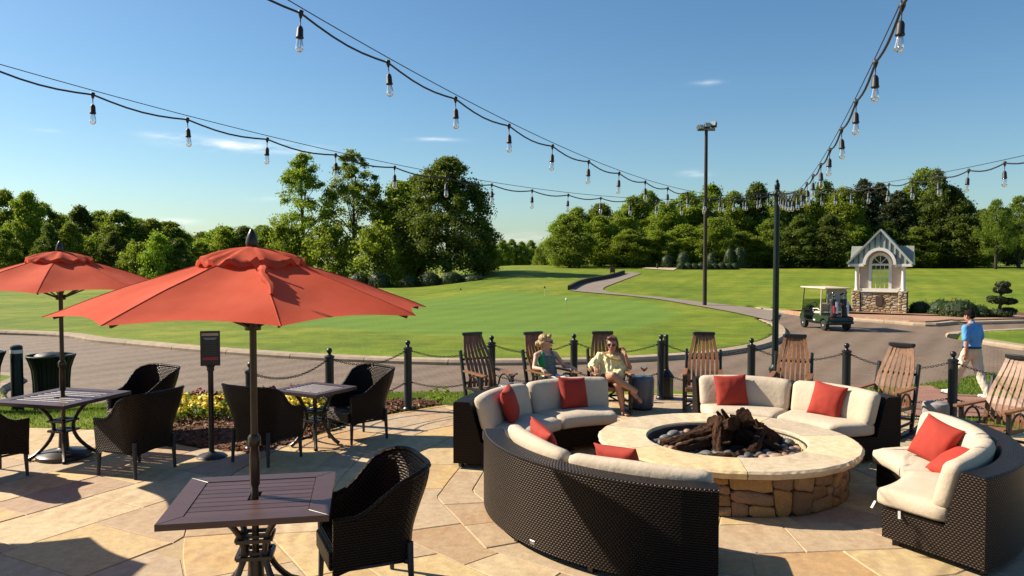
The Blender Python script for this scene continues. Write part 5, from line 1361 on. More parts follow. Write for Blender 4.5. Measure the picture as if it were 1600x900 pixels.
# ================================================================== poles and string lights
PX, PY = 4.42, 13.0
POLE = Vector((AT(1213, 403, PY).x, PY, 0)); zt = AT(1213, 300, PY).z
t = thing('light_pole', 'dark green post with a finial that carries the string lights', 'pole', (POLE.x, POLE.y, -.1))
part('base', MB().lathe([(.13, 0), (.13, .12), (.095, .18), (.085, .60), (.10, .62), (.10, .66), (.07, .69), (.058, .72)], 16), M['greenpaint'], t, True)
part('shaft', MB().lathe([(.056, .70), (.052, 1.5), (.046, zt + .1)] , 12), M['greenpaint'], t, True, 20)
part('collar', MB().lathe([(.046, zt + .02), (.065, zt + .04), (.07, zt + .08), (.05, zt + .12), (.035, zt + .14), (.05, zt + .16)], 14), M['greenpaint'], t, True)
part('finial', MB().lathe([(.03, zt + .15), (.046, zt + .19), (.04, zt + .23), (.022, zt + .26), (.03, zt + .275), (.012, zt + .30), (0, zt + .32)], 12), M['greenpaint'], t, True)
part('cable_arm', MB().tube([(-.40, .02, zt + .09), (0, 0, zt + .055), (.30, -.02, zt + .09)], .012, 6), M['black'], t)
sock_me = MB().lathe([(.004, .02), (.016, .016), (.016, -.002), (.007, -.03), (.0035, -.034), (.0035, -.075), (.012, -.08), (.019, -.095), (.021, -.14), (.024, -.145), (.024, -.152), (.018, -.156)], 12).mesh('socket', M['cableblack'], True)
bulb_me = MB().lathe([(.015, -.150), (.018, -.165), (.0235, -.195), (.024, -.215), (.018, -.232), (.008, -.238), (0, -.239)], 14).mesh('bulb', M['glass'], True)
fil_me = MB().tube([(-.006, 0, -.155), (-.008, 0, -.205), (0, 0, -.212), (.008, 0, -.205), (.006, 0, -.155)], .0022, 5).mesh('filament', M['filament'])
TOPZ = zt - .02
def string(e, label, n, z_off, sag, extra=1.25, s0=.45):
    """festoon from the pole to e (a far attachment beyond the frame); parabola sag; bulbs every spacing"""
    A_ = Vector((POLE.x, POLE.y, TOPZ + z_off)); B_ = Vector(e)
    t = thing('string_lights', label, 'string lights', A_, 0, 'strings of festoon bulbs')
    f = lambda q: A_.lerp(B_, q) - Vector((0, 0, 4 * sag * q * (1 - q))) - A_
    pts = [f(k / 80) for k in range(81)]; part('support_wire', MB().tube([p + Vector((0, 0, .028)) for p in pts], .0028, 5), M['cableblack'], t, True)
    cab = []
    for k in range(n):
        q0, q1 = k / n, (k + 1) / n
        for j in range(6): q = q0 + (q1 - q0) * j / 6; cab.append(f(q) - Vector((0, 0, .030 * math.sin(math.pi * j / 6))))
    cab.append(f(1)); part('cable', MB().tube(cab, .006, 6), M['cableblack'], t, True)
    for k in range(n):
        if k == 0: continue
        p = f(k / n); s_ = link('socket', sock_me, t, p); s_.scale = (.82, .82, .80); s_.rotation_euler = (random.uniform(-.07, .07), random.uniform(-.07, .07), random.uniform(0, 3)); b = link('bulb', bulb_me, s_); link('filament', fil_me, s_)
def end_from(u1, v1, y1, over):
    p = AT(u1, v1, y1); d = Vector((p.x - POLE.x, p.y - POLE.y, 0)); return Vector((POLE.x + d.x * over, POLE.y + d.y * over, 0)), p
def fit(bulbs, y1, zoff, over):
    """sag parabola through the pole top and the photo's bulb pixels, along a straight plan line"""
    (u1, v1) = bulbs[0]; E, p1 = end_from(u1, v1, y1, over); A_ = Vector((POLE.x, POLE.y)); D = Vector((E.x, E.y)) - A_
    rowsA, rowsB = [], []; z0 = TOPZ + zoff
    for u, v in bulbs:
        r_ = ray(u, v); det = D.x * (-r_.y) - (-r_.x) * D.y                       # solve A + q D = s r in plan
        q = (-(A_.x) * (-r_.y) - (-r_.x) * (-(A_.y))) / det; s_ = (A_.y + q * D.y) / r_.y; z = EYE + s_ * r_.z
        rowsA.append([q, -q * (1 - q) * 4]); rowsB.append(z - z0)
    sol = np.linalg.lstsq(np.array(rowsA), np.array(rowsB), rcond=None)[0]
    qs = []
    for u, v in bulbs:
        r_ = ray(u, v); det = D.x * (-r_.y) - (-r_.x) * D.y; qs.append((-(A_.x) * (-r_.y) - (-r_.x) * (-(A_.y))) / det)
    sp = abs(qs[0] - qs[-1]) / (len(qs) - 1)
    n = max(3, round(1 / sp)); over2 = n * sp
    return (E.x, E.y, z0 + sol[0]), float(sol[1]), n, qs
for bl, y1, zo, ov, lb in (([(470, 22), (607, 98), (713, 155), (796, 196), (863, 229), (916, 250), (962, 268), (1001, 284)], 3.9, .02, 1.0, 'string of bulbs falling from the top centre left to the green post'),
                       ([(145, 148), (291, 186), (416, 217), (520, 242), (613, 262), (693, 275), (762, 288), (825, 297)], 5.1, .0, 1.0, 'long string of bulbs running in from the left edge to the green post'),
                       ([(1410, 8), (1368, 98), (1338, 158), (1316, 202), (1298, 232), (1283, 256)], 3.25, .04, 1.0, 'steep string of bulbs rising to the top right corner'),
                       ([(1570, 254), (1509, 268), (1461, 277), (1420, 284), (1384, 288)], 6.3, .0, 1.0, 'string of bulbs running from the green post to the right edge')):
    E, sag, n, qs = fit(bl, y1, zo, ov)
    # the last bulb pixel used is q=1; go on past the frame by whole spacings
    sp = (qs[0] - qs[-1]) / (len(qs) - 1); n_in = max(2, round(1 / sp)); ext = 4 if bl[0][0] != 1410 else 2
    qe = 1 + ext / n_in; A_ = Vector((POLE.x, POLE.y, TOPZ + zo)); B_ = Vector(E)
    ze = A_.z + (B_.z - A_.z) * qe - 4 * sag * qe * (1 - qe); B2 = A_.lerp(B_, qe); B2.z = ze
    string(B2, lb, n_in + ext, zo, sag * qe * qe)
# floodlight pole beside the cart path
fpos = PT(1101, 478); zt2 = AT(1105, 203, fpos.y).z - fpos.z; k = fpos.y / F
t = thing('floodlight_pole', 'tall brown floodlight pole with three lamps beside the cart path', 'pole', fpos)
part('shaft', MB().lathe([(.13, -.3), (.115, zt2 * .5), (.095, zt2)], 12), M['timber'], t, True)
tilt = Matrix.Rotation(R(12), 4, 'Y'); part('cross_arm', MB().box((0, 0, zt2 + .02), (27 * k, .12, 4 * k), Matrix.Translation((0, 0, 0))), M['greyarm'], t)
for dx, dz, rz in ((-10, 3, .5), (1, 6, .1), (11, 8, -.5)):
    Mx = Matrix.Translation((dx * k, -.05, zt2 + dz * k)) @ Matrix.Rotation(rz, 4, 'Z') @ Matrix.Rotation(R(-20), 4, 'X')
    lp = part('flood_lamp', MB().box((0, 0, 0), (9 * k, .28, 8 * k), Mx, .03), M['lampcase'], t); part('lens', MB().box((0, -.15, 0), (7.6 * k, .02, 6.6 * k), Mx), M['lamplens'], lp)
    part('bracket', MB().bar((dx * k, 0, zt2 + .05), (dx * k, 0, zt2 + dz * k - 2 * k), .06, .06), M['lampcase'], t)

# ================================================================== small things on and around the patio
# sign on a stanchion
sp = G(331, 714, 0); t = thing('sign_stand', 'black notice on a stanchion beside the mulch bed', 'sign', (sp.x, sp.y, .0), R(14))
part('base', MB().lathe([(.175, 0), (.175, .012), (.15, .03), (.06, .055), (.035, .07)], 24), M['black'], t, True)
part('post', MB().lathe([(.032, .05), (.032, 1.04), (.042, 1.045), (.042, 1.09), (.05, 1.095), (.05, 1.105), (.012, 1.11), (.012, 1.16)], 16), M['black'], t, True)
pl = part('sign_board', MB().box((0, 0, 1.315), (.225, .014, .42), None, .004), M['black'], t)
tm = {}
for nm, c in (('sign_cream', (.42, .30, .20)), ('sign_grey', (.30, .31, .33)), ('sign_dim', (.045, .045, .045)), ('sign_red', (.42, .02, .035))): tm[nm] = pmat(nm, c, None, 5, .5)
part('header_band', MB().box((0, -.0085, 1.483), (.19, .003, .032)), tm['sign_cream'], pl)
part('headline', MB().box((0, -.0085, 1.438), (.15, .003, .010)), tm['sign_grey'], pl); part('headline', MB().box((0, -.0085, 1.424), (.12, .003, .007)), tm['sign_grey'], pl)
for q in range(8): part('text_line', MB().box((0, -.0085, 1.395 - q * .022), (.13 + .02 * (q % 3 == 0), .003, .006)), tm['sign_dim'], pl)
part('red_band', MB().box((0, -.0085, 1.192), (.175, .003, .034)), tm['sign_red'], pl)
# litter bins and the reflective bollard at the left
def bin_(x, y, label):
    t = thing('litter_bin', label, 'litter bin', (x, y, gz(x, y) if gz(x, y) > -.69 else ZR), 0, 'dark green litter bins'); z0 = 0
    part('body', MB().lathe([(.24, .03), (.26, .05), (.27, .55), (.285, .75), (.33, .90), (.375, .985), (.365, .985), (.31, .88), (.26, .7)], 28), M['greenpaint'], t, True)
    for q in range(24):
        a = 2 * math.pi * q / 24; part('side_bar', MB().tube([(.272 * math.cos(a), .272 * math.sin(a), .06), (.282 * math.cos(a), .282 * math.sin(a), .55), (.30 * math.cos(a), .30 * math.sin(a), .75), (.345 * math.cos(a), .345 * math.sin(a), .90), (.378 * math.cos(a), .378 * math.sin(a), .975)], .010, 5), M['greenpaint'], t)
    part('rim', MB().tube([(.375 * math.cos(R(a)), .375 * math.sin(R(a)), .985) for a in range(0, 360, 12)], .018, 8, False, True), M['greenpaint'], t, True)
    part('bin_bag', MB().ball((-.03, 0, .94), (.24, .24, .11), 16, 8, None, lambda p: p * (1 + .2 * mnoise.noise(p * 3))), M['bagblack'], t, True)
    return t
bp = AT(76, 403, 13.6); bin_(bp.x, 13.6, 'dark green litter bin standing behind the left umbrella pole')
bp = AT(-38, 403, 12.8); bin_(bp.x, 12.8, 'dark green litter bin cut off by the left edge')
bp = AT(22, 403, 13.2); zb = gz(bp.x, 13.2); hb = AT(22, 539, 13.2).z - zb
t = thing('reflective_bollard', 'green round bollard with a white reflective band beside the litter bin', 'bollard', (bp.x, 13.2, zb))
part('post', MB().lathe([(.095, 0), (.095, hb - .04), (.085, hb - .015), (.05, hb)], 18), M['greenpaint'], t, True); part('reflective_band', MB().lathe([(.095, hb - .14), (.0975, hb - .14), (.0975, hb - .08), (.095, hb - .08)], 18), M['white'], t, True)
# ash stand
ap = G(1040, 622, 0); t = thing('ash_stand', 'black cigarette receptacle with a flared faceted base and thin neck', 'ash stand', (ap.x, ap.y, 0), R(22.5))
part('base', MB().lathe([(.145, 0), (.145, .02), (.13, .035), (.13, .34), (.142, .35), (.142, .38), (.055, .50)], 8), M['black'], t); part('neck', MB().lathe([(.055, .495), (.044, .60), (.040, 1.06), (.044, 1.07), (.034, 1.09)], 8), M['black'], t)
# drum stools
def stool(x, y, z, r_, h, m, label, feet=True):
    t = thing('side_table', label, 'side table', (x, y, z))
    part('drum', MB().lathe([(r_ * .86, .03), (r_ * .95, .06), (r_, h * .5), (r_ * 1.0, h - .05), (r_ * .96, h - .012), (r_ * .9, h), (0.0, h + .002)], 28), M[m], t, True, 60)
    part('foot_ring', MB().lathe([(r_ * .8, 0), (r_ * .86, 0), (r_ * .86, .035), (r_ * .8, .035)], 20), M['black'], t, True); return t
s1 = G(1003, 639, 0); stool(s1.x, s1.y, 0, .19, .52, 'darkstool', 'dark grey drum side table beside the woman in yellow')
s2 = G(1461, 682, 0); stool(s2.x, s2.y, 0, .165, .46, 'stump', 'pale grey cast stone stump table in front of the right bollard')
s3 = (-.02, 11.72); stool(s3[0], s3[1], 0, .19, .50, 'darkstool', 'drum side table half hidden behind the sofa, left of the blond woman')
def cocktail(x, y, z, label):
    t = thing('cocktail_glass', label, 'glass', (x, y, z)); part('foot', MB().lathe([(.038, .001), (.036, .004), (.006, .008), (.004, .012), (.004, .075)], 16), M['glass'], t, True)
    part('bowl', MB().lathe([(.004, .075), (.030, .095), (.054, .125), (.056, .145)], 18), M['glass'], t, True); part('drink', MB().lathe([(.003, .080), (.028, .097), (.050, .124), (.0, .1245)], 18), M['amber'], t, True)
cocktail(s1.x + .03, s1.y, .522, 'cocktail glass of amber drink on the dark drum table'); cocktail(s3[0] + .02, s3[1], .502, 'cocktail glass behind the sofa, left of the blond woman')
# things on the golf course
def pin(u, v0, v1, label, white):
    p = PT(u, v0); h = AT(u, v1, p.y).z - p.z; t = thing('golf_pin', label, 'golf pin', p); part('stick', MB().tube([(0, 0, -.1), (0, 0, h)], .014, 6), M['yellow'] if white else M['strap'], t)
    part('top_marker', MB().ball((0, 0, h), (.06, .06, .085), 8, 6), M['white'] if white else M['black'], t)
pin(885, 493, 468, 'small yellow practice pin with a white top on the putting green', True); pin(851, 462, 449, 'thin dark practice pin at the back of the putting green', False); pin(720, 459, 452, 'tiny far practice pin near the central trees', False)
p = PT(957, 427); t = thing('yardage_board', 'dark brown square board on the crest left of the cart path', 'sign', p); kk = p.y / F
part('board', MB().box((0, 0, 5.6 * kk), (8 * kk, .12, 9 * kk), None, .02), M['rustsign'], t); 
for sg in (-1, 1): part('post', MB().box((sg * 3 * kk, .1, 4 * kk), (.1, .08, 9 * kk)), M['timber'], t)
p = PT(1027, 420); t = thing('tee_post', 'small red brown marker post beside the far sandy path', 'post', p); kk = p.y / F; part('post', MB().lathe([(.12, 0), (.12, 6.5 * kk), (.16, 6.6 * kk), (.1, 8 * kk)], 8), M['timber'], t)
rngp = np.random.default_rng(12)
c = PT(1041, 417.5); ps = c + Vector((0, 0, 0)); Pn = np.array(c) + rngp.normal(size=(500, 3)) * np.array([1.3, .5, .1]) + np.array([0, 0, .25]); tag(link('far_flowers', leaf_mesh('far_flowers', Pn, rngp.normal(size=Pn.shape) + np.array([0, -.5, 1]), rngp.uniform(.06, .12, 500), rngp.random(500), M['petalyellow'])), 'tiny patch of yellow flowers beside the far sandy path', 'flowers', kind='stuff')

# ================================================================== kiosk
kx, ky = AT(1374.5, 403, 41.2).x, 41.2; kz = ZR + .215
K = thing('kiosk', 'small kiosk with stone base, white columns, arched window and green metal gable', 'kiosk', (kx, ky, kz), R(-33)); K.scale = (.90, .95, 1.0)
rg = random.Random(31)
def stone_face(w, h, x0, z0, yf, n, parent, side=None, ang=0.0, org=(0, 0)):
    seeds = []; tr = 0
    while len(seeds) < n and tr < 4000:
        tr += 1; q = (rg.uniform(0, w), rg.uniform(0, h))
        if all(((q[0] - a) / .22) ** 2 + ((q[1] - b) / .12) ** 2 > rg.uniform(.4, 1.2) for a, b in seeds): seeds.append(q)
    ca, sa = math.cos(ang), math.sin(ang)
    def mp(x, y, o_): lx, ly = x0 + x, yf - o_; return (org[0] + lx * ca - ly * sa, org[1] + lx * sa + ly * ca, z0 + y)
    for c in voronoi_cells(w, h, seeds): stone_piece(c, mp, .035, rg, .012, 'stone', parent, M['kioskstone'])
base = part('stone_base', MB().box((0, .75, .53), (2.5, 1.4, 1.06)), M['mortardark'], K); stone_face(2.02, 1.04, -1.01, 0, .05, 46, base); stone_face(1.4, 1.04, 0, 0, 0, 26, base, None, R(-90), (-1.25, 1.45))
for s in (-1, 1):
    pr = part('stone_pier', MB().box((s * 1.25, .25, .55), (.46, .5, 1.10)), M['mortardark'], K); stone_face(.46, 1.10, s * 1.25 - .23, 0, 0, 16, pr); stone_face(.5, 1.10, 0, 0, 0, 14, pr, None, R(-90), (s * 1.25 - .23, .5))
    part('pier_cap', MB().box((s * 1.25, .25, 1.125), (.52, .56, .05), None, .01), M['kioskstone'], K)
    part('column', MB().lathe([(.15, 1.15), (.15, 1.20), (.125, 1.23), (.118, 1.25), (.108, 2.30), (.125, 2.33), (.14, 2.37), (.14, 2.42)], 18, (s * 1.25, .25, 0)), M['white'], K, True, 40)
part('sill_stone', MB().box((0, .12, 1.085), (1.99, .34, .06), None, .015), M['cap'], K); part('sill_board', MB().box((0, .27, 1.19), (2.1, .12, .16)), M['white'], K)
def arch_pts(r_, zs, n=20): return [(r_ * math.cos(math.pi * k / n), zs + r_ * math.sin(math.pi * k / n)) for k in range(n + 1)]
def xz_extrude(poly_pairs, y0, y1):
    """faces between an outer and an inner outline, both in x,z"""
    mb = MB(); O, I_ = poly_pairs; n = len(O); vs = [(x, y0, z) for x, z in O] + [(x, y0, z) for x, z in I_] + [(x, y1, z) for x, z in O] + [(x, y1, z) for x, z in I_]; fs = []
    for i in range(n - 1):
        fs += [(i, n + i, n + i + 1, i + 1), (2 * n + i, 2 * n + i + 1, 3 * n + i + 1, 3 * n + i), (i, i + 1, 2 * n + i + 1, 2 * n + i), (n + i, 3 * n + i, 3 * n + i + 1, n + i + 1)]
    fs += [(0, 2 * n, 3 * n, n), (n - 1, 2 * n - 1, 4 * n - 1, 3 * n - 1)]
    mb.add(vs, fs); me = mb.mesh('t'); bm = bmesh.new(); bm.from_mesh(me); bmesh.ops.recalc_face_normals(bm, faces=bm.faces); bm.to_mesh(me); bm.free(); return me
def outline(me, name, m, parent):
    me.name = name; me.materials.append(m); return link(name, me, parent)
zs = 2.55
O = [(1.12, 1.27)] + [(1.12, zs)] + arch_pts(1.12, zs)[1:-1] + [(-1.12, zs), (-1.12, 1.27)]; I_ = [(.52, 1.27), (.52, zs)] + arch_pts(.52, zs)[1:-1] + [(-.52, zs), (-.52, 1.27)]
wallk = outline(xz_extrude((O, I_), .33, .48), 'front_wall', M['stucco'], K); 
O = [(.62, 1.27), (.62, zs)] + arch_pts(.62, zs)[1:-1] + [(-.62, zs), (-.62, 1.27)]; I2 = [(.46, 1.27), (.46, zs)] + arch_pts(.46, zs)[1:-1] + [(-.46, zs), (-.46, 1.27)]
win = outline(xz_extrude((O, I2), .25, .38), 'window', M['white'], K)
part('transom', MB().box((0, .30, zs - .02), (.92, .07, .10)), M['white'], win)
for x in (-.23, 0, .23): part('muntin', MB().box((x, .31, 1.87), (.025, .03, 1.2)), M['white'], win)
for z in (1.55, 1.85, 2.15): part('muntin', MB().box((0, .312, z), (.92, .03, .025)), M['white'], win)
for a in (45, 90, 135): part('muntin', MB().bar((0, .31, zs + .03), (.47 * math.cos(R(a)), .31, zs + .47 * math.sin(R(a))), .03, .025, (0, 1, 0)), M['white'], win)
pane = MB(); q = [(.47, 1.27), (.47, zs)] + arch_pts(.47, zs)[1:-1] + [(-.47, zs), (-.47, 1.27)]; pane.add([(x, .335, z) for x, z in q], [tuple(range(len(q)))]); part('pane', pane, M['pane'], win)
for x in (-1.12, 1.12): part('side_wall', MB().box((x * 1.0, .95, 1.85), (.14, .93, 1.30)), M['stucco'], K)
part('rear_wall', MB().box((-.85, 1.36, 1.9), (.5, .12, 1.2)), M['stucco'], K); part('rear_wall', MB().box((.85, 1.36, 1.9), (.5, .12, 1.2)), M['stucco'], K)
for s in (-1, 1): part('eave', MB().box((s * 1.27, .25, 2.50), (.86, .62, .15), None, .01), M['white'], K); 
O = arch_pts(.90, zs - .02, 24); I_ = arch_pts(.74, zs - .02, 24); outline(xz_extrude((O, I_), -.14, .34), 'arch_hood', M['white'], K)
seam = pmat('green_seam', (.030, .060, .050), None, 4, .5); panelm = pmat('green_metal_roof', (.31, .325, .285), (.25, .265, .23), 3, .42, .1, 20, metal=.1)
gab = thing('gable_roof', 'x', 'x') ; bpy.data.objects.remove(gab)
zE, zP, xE = 2.58, 4.36, 1.72
def roof_z(x): return zE + (zP - zE) * (1 - abs(x) / xE)
gp_ = MB(); N = 40; vs, fs = [], []
for i in range(N + 1):
    x = -xE + .06 + (2 * xE - .12) * i / N; zt_ = max(zE, roof_z(x) - .05); zb_ = zE; r_ = .90
    if abs(x) < r_: zb_ = max(zE, zs - .02 + math.sqrt(r_ * r_ - x * x))
    zb_ = min(zb_, zt_); vs += [(x, -.02 + .22 * (zb_ - zE), zb_), (x, -.02 + .22 * (zt_ - zE), zt_)]
gp_.add(vs, [(2 * i, 2 * i + 2, 2 * i + 3, 2 * i + 1) for i in range(N)]); gab = part('gable_panel', gp_, panelm, K)
for i in range(-5, 6):
    x = i * .285; zt_ = roof_z(x) - .06; zb_ = zE
    if abs(x) < .90: zb_ = zs - .02 + math.sqrt(.81 - x * x) + .01
    if zt_ - zb_ > .03: part('standing_seam', MB().bar((x, -.05 + .22 * (zb_ - zE), zb_), (x, -.05 + .22 * (zt_ - zE), zt_), .045, .05, (0, 1, 0)), seam, gab)
for s in (-1, 1):
    rf = MB(); rf.add([(0, .28, zP), (s * xE, -.12, zE), (s * xE, 1.55, zE), (0, 1.55, zP), (0, .28, zP - .07), (s * (xE - .02), -.12, zE - .07), (s * (xE - .02), 1.55, zE - .07), (0, 1.55, zP - .07)],
                      [(0, 1, 2, 3), (4, 7, 6, 5), (0, 4, 5, 1), (1, 5, 6, 2), (2, 6, 7, 3)]); part('roof_slope', rf, panelm, K)
    part('verge_trim', MB().bar((0, .24, zP + .02), (s * (xE + .03), -.16, zE), .09, .10, (0, 1, 0)), panelm, K)
    w_ = MB(); w_.box((s * 1.30, 1.05, 3.12), (.80, 1.2, 1.10)); part('side_roof', MB().add([(s * .75, .35, 2.58), (s * 1.70, .35, 2.58), (s * 1.70, .95, 3.45), (s * .75, .95, 3.45), (s * 1.70, 1.55, 2.58), (s * .75, 1.55, 2.58)], [(0, 1, 2, 3), (3, 2, 4, 5), (1, 4, 2)]) or None, panelm, K) if False else None
    sr = MB(); sr.add([(s * .6, .5, 2.58), (s * 1.70, .5, 2.58), (s * 1.70, .95, 3.52), (s * .6, .95, 3.52), (s * 1.70, 1.5, 2.58), (s * .6, 1.5, 2.58)], [(0, 1, 2, 3), (3, 2, 4, 5), (1, 4, 2), (0, 5, 4, 1)]); part('side_roof', sr, panelm, K)
part('plaque', MB().box((0.0, .0, .62), (.36, .06, .52), None, .01), M['rustsign'], K)
# planting round the kiosk
for i, (u, v0, wd, hh, y, lb) in enumerate(((1345 - 80, 478, 22, 16, 40.5, 'small rounded shrub behind the golf cart, left of the kiosk'), (1322, 479, 20, 14, 42.2, 'low shrub between the golf cart and the kiosk'), (1438, 483, 34, 20, 41, 'lit shrub at the right foot of the kiosk'),
                                           (1472, 484, 44, 24, 40.2, 'dark rounded shrub right of the kiosk'), (1500, 490, 52, 28, 38.6, 'largest dark spreading shrub on the kerb bed'), (1528, 492, 40, 20, 38.4, 'dark shrub under the cloud pruned pine'), (1560, 490, 34, 12, 39, 'low dark shrub right of the cloud pruned pine'))):
    p = AT(u, v0, y); k = y / F; shrub(p.x, p.y, wd * k * .55, hh * k / .85 * 1.05, lb, None, ZR + .14, m=i)
md = MB(); P_ = [G(u, v, ZR + .14) for u, v in ((1418, 489), (1450, 501), (1508, 500), (1640, 500), (1640, 488), (1500, 480), (1425, 482))]; md.prism([(p.x, p.y) for p in P_][::1], ZR - .2, ZR + .16); o = link('mulch_verge', md.mesh('mulch_verge', M['mulchbase'])); o['kind'] = 'structure'
md = MB(); P_ = [G(u, v, ZR + .14) for u, v in ((1222, 484), (1242, 486.5), (1262, 489), (1262, 478), (1228, 477))]; md.prism([(p.x, p.y) for p in P_][::1], ZR - .2, ZR + .15); o = link('mulch_verge', md.mesh('mulch_verge', M['mulchbase'])); o['kind'] = 'structure'
# cloud-pruned pine
y = 38.2; b = AT(1562, 491, y); k = y / F; t = thing('cloud_pruned_pine', 'small cloud pruned pine with stacked flat pads by the road', 'tree', (b.x, y, ZR + .1))
part('trunk', MB().tube([(0, 0, 0), (-1 * k, 0, 14 * k), (2 * k, 0, 30 * k), (0, 0, 44 * k), (1 * k, 0, 56 * k)], [.1, .085, .07, .05, .03], 8), M['bark'], t, True)
for dx, dz, rx, rz_ in ((-1, 10, 24, 6), (14, 13, 12, 5), (-4, 30, 15, 6), (14, 28, 12, 5), (1, 46, 12, 5), (4, 54, 11, 5), (12, 44, 5, 2.5), (-12, 33, 8, 3)):
    rg_ = np.random.default_rng(int(abs(dx * 7 + dz * 3))); n = 700; d = rg_.normal(size=(n, 3)); d /= np.linalg.norm(d, axis=1, keepdims=True); P_ = d * (rg_.random(n) ** .3)[:, None] * np.array([rx * k, rx * k * .9, rz_ * k]) + np.array([dx * k, 0, dz * k])
    link('foliage_pad', leaf_mesh('foliage_pad', P_, d + rg_.normal(size=d.shape) * .6 + np.array([0, 0, .4]), rg_.uniform(.05, .11, n), rg_.random(n), M['pine'], .4), t)
    part('limb', MB().tube([(0, 0, max(2, dz - 6) * k), (dx * k * .6, 0, (dz - 3) * k), (dx * k, 0, dz * k)], [.05, .04, .02], 6), M['bark'], t)

# ================================================================== golf cart
gc = Vector((13.72, 34.1, ZR)); GC = thing('golf_cart', 'green golf cart with a cream roof parked on the brick road', 'golf cart', gc, R(9))    # drives along +Y
def wheel(x, y, r_):
    w = part('wheel', MB().lathe([(r_ * .5, -.085), (r_ * .92, -.085), (r_, -.055), (r_, .055), (r_ * .92, .085), (r_ * .5, .085)], 22, (0, 0, 0), Matrix.Translation((x, y, r_)) @ Matrix.Rotation(R(90), 4, 'Y')), M['rubber'], GC, True, 40)
    sg = 1 if x > 0 else -1; part('rim', MB().lathe([(r_ * .56, -.07), (r_ * .56, .05), (r_ * .48, .07), (r_ * .2, .055), (r_ * .16, .075), (0, .078)], 18, (0, 0, 0), Matrix.Translation((x + sg * .015, y, r_)) @ Matrix.Rotation(R(90) * sg, 4, 'Y')), M['rim'], w, True, 40)
for x in (-.5, .5): wheel(x, .85, .22); wheel(x, -.80, .23)
part('chassis', MB().box((0, .05, .30), (.95, 2.2, .10), None, .02), M['black'], GC); part('floor', MB().box((0, .42, .36), (1.08, .75, .04), None, .01), M['black'], GC)
def shell(prof, x0, x1, name, m):
    mb = MB(); n = len(prof); vs = [(x0, y, z) for y, z in prof] + [(x1, y, z) for y, z in prof]; mb.add(vs, [tuple(range(n)), tuple(n + k for k in range(n))[::-1]] + [(k, n + k, n + (k + 1) % n, (k + 1) % n) for k in range(n)])
    me = mb.mesh(name, m); bm = bmesh.new(); bm.from_mesh(me); bmesh.ops.recalc_face_normals(bm, faces=bm.faces); bmesh.ops.bevel(bm, geom=[e for e in bm.edges], offset=.035, segments=2, affect='EDGES', clamp_overlap=True); bm.to_mesh(me); bm.free()
    me.polygons.foreach_set('use_smooth', [True] * len(me.polygons)); me.set_sharp_from_angle(angle=R(50)); return link(name, me, GC)
shell([(.80, .30), (.80, .62), (.86, .80), (.98, .78), (1.22, .60), (1.26, .42), (1.15, .32)], -.54, .54, 'front_cowl', M['cartgreen'])
rear = shell([(.06, .32), (.06, .56), (-.05, .66), (-.48, .70), (-.80, .62), (-1.18, .60), (-1.22, .44), (-1.10, .40), (-1.04, .38), (-.98, .47), (-.80, .53), (-.62, .47), (-.54, .34)], -.59, .59, 'rear_body', M['cartgreen'])
for s in (-1, 1): part('wheel_arch', MB().tube([(s * .56, -.80 + .30 * math.cos(R(a)), .25 + .30 * math.sin(R(a))) for a in range(10, 171, 16)], .045, 6), M['cartgreen'], rear, True)
part('side_badge', MB().box((-.60, -.12, .42), (.012, .16, .06)), M['white'], rear)
part('rear_bumper', MB().box((0, -1.24, .36), (1.1, .10, .12), None, .03), M['black'], GC)
for x in (-.42, .42): part('tail_light', MB().box((x, -1.225, .53), (.14, .03, .06), None, .01), M['bagred'], GC)
part('seat_base', MB().box((0, -.22, .60), (1.06, .52, .16), None, .04), M['black'], GC)
st = part('seat', MB().box((0, -.20, .73), (1.10, .54, .13), None, .05), M['seatvinyl'], GC); part('backrest', MB().box((0, -.47, .98), (1.08, .11, .38), Matrix.Translation((0, 0, 0)), .045), M['seatvinyl'], GC)
for s in (-1, 1): part('arm_rail', MB().tube([(s * .56, .02, .78), (s * .58, .02, .90), (s * .58, -.35, .92), (s * .56, -.45, .86)], .02, 8), M['white'], GC, True)
part('roof', MB().box((0, .06, 1.80), (1.24, 2.02, .075), None, .035), M['cartroof'], GC)
for s in (-1, 1):
    part('front_strut', MB().tube([(s * .54, .98, .72), (s * .55, .80, 1.78)], .022, 8), M['black'], GC); part('rear_strut', MB().tube([(s * .56, -.55, .60), (s * .56, -.58, 1.2), (s * .55, -.60, 1.78)], .03, 8), M['cartroof'] if s < 0 else M['black'], GC)
part('windscreen', MB().bar((0, .955, .80), (0, .86, 1.28), 1.04, .01, (0, 1, 0)), M['windscreen'], GC); part('rear_panel', MB().bar((.12, -.62, 1.78), (.12, -.70, 1.15), .92, .02, (0, 1, 0)), M['seatvinyl'], GC)
sw = MB().tube([(-.27 + .16 * math.cos(R(a)), .52 - .08 * math.sin(R(a)), 1.0 + .14 * math.sin(R(a))) for a in range(0, 360, 24)], .017, 6, False, True); part('steering_wheel', sw, M['black'], GC, True); part('steering_column', MB().tube([(-.27, .80, .72), (-.27, .53, 1.0)], .022, 8), M['black'], GC)
part('bag_well', MB().box((0, -1.02, .56), (1.02, .34, .10), None, .03), M['black'], GC)
for x in (-.42, .42): part('bag_frame', MB().tube([(x, -.92, .58), (x, -.95, 1.12)], .018, 6), M['black'], GC)
part('bag_frame', MB().tube([(-.42, -.95, 1.10), (.42, -.95, 1.10)], .018, 6), M['black'], GC)
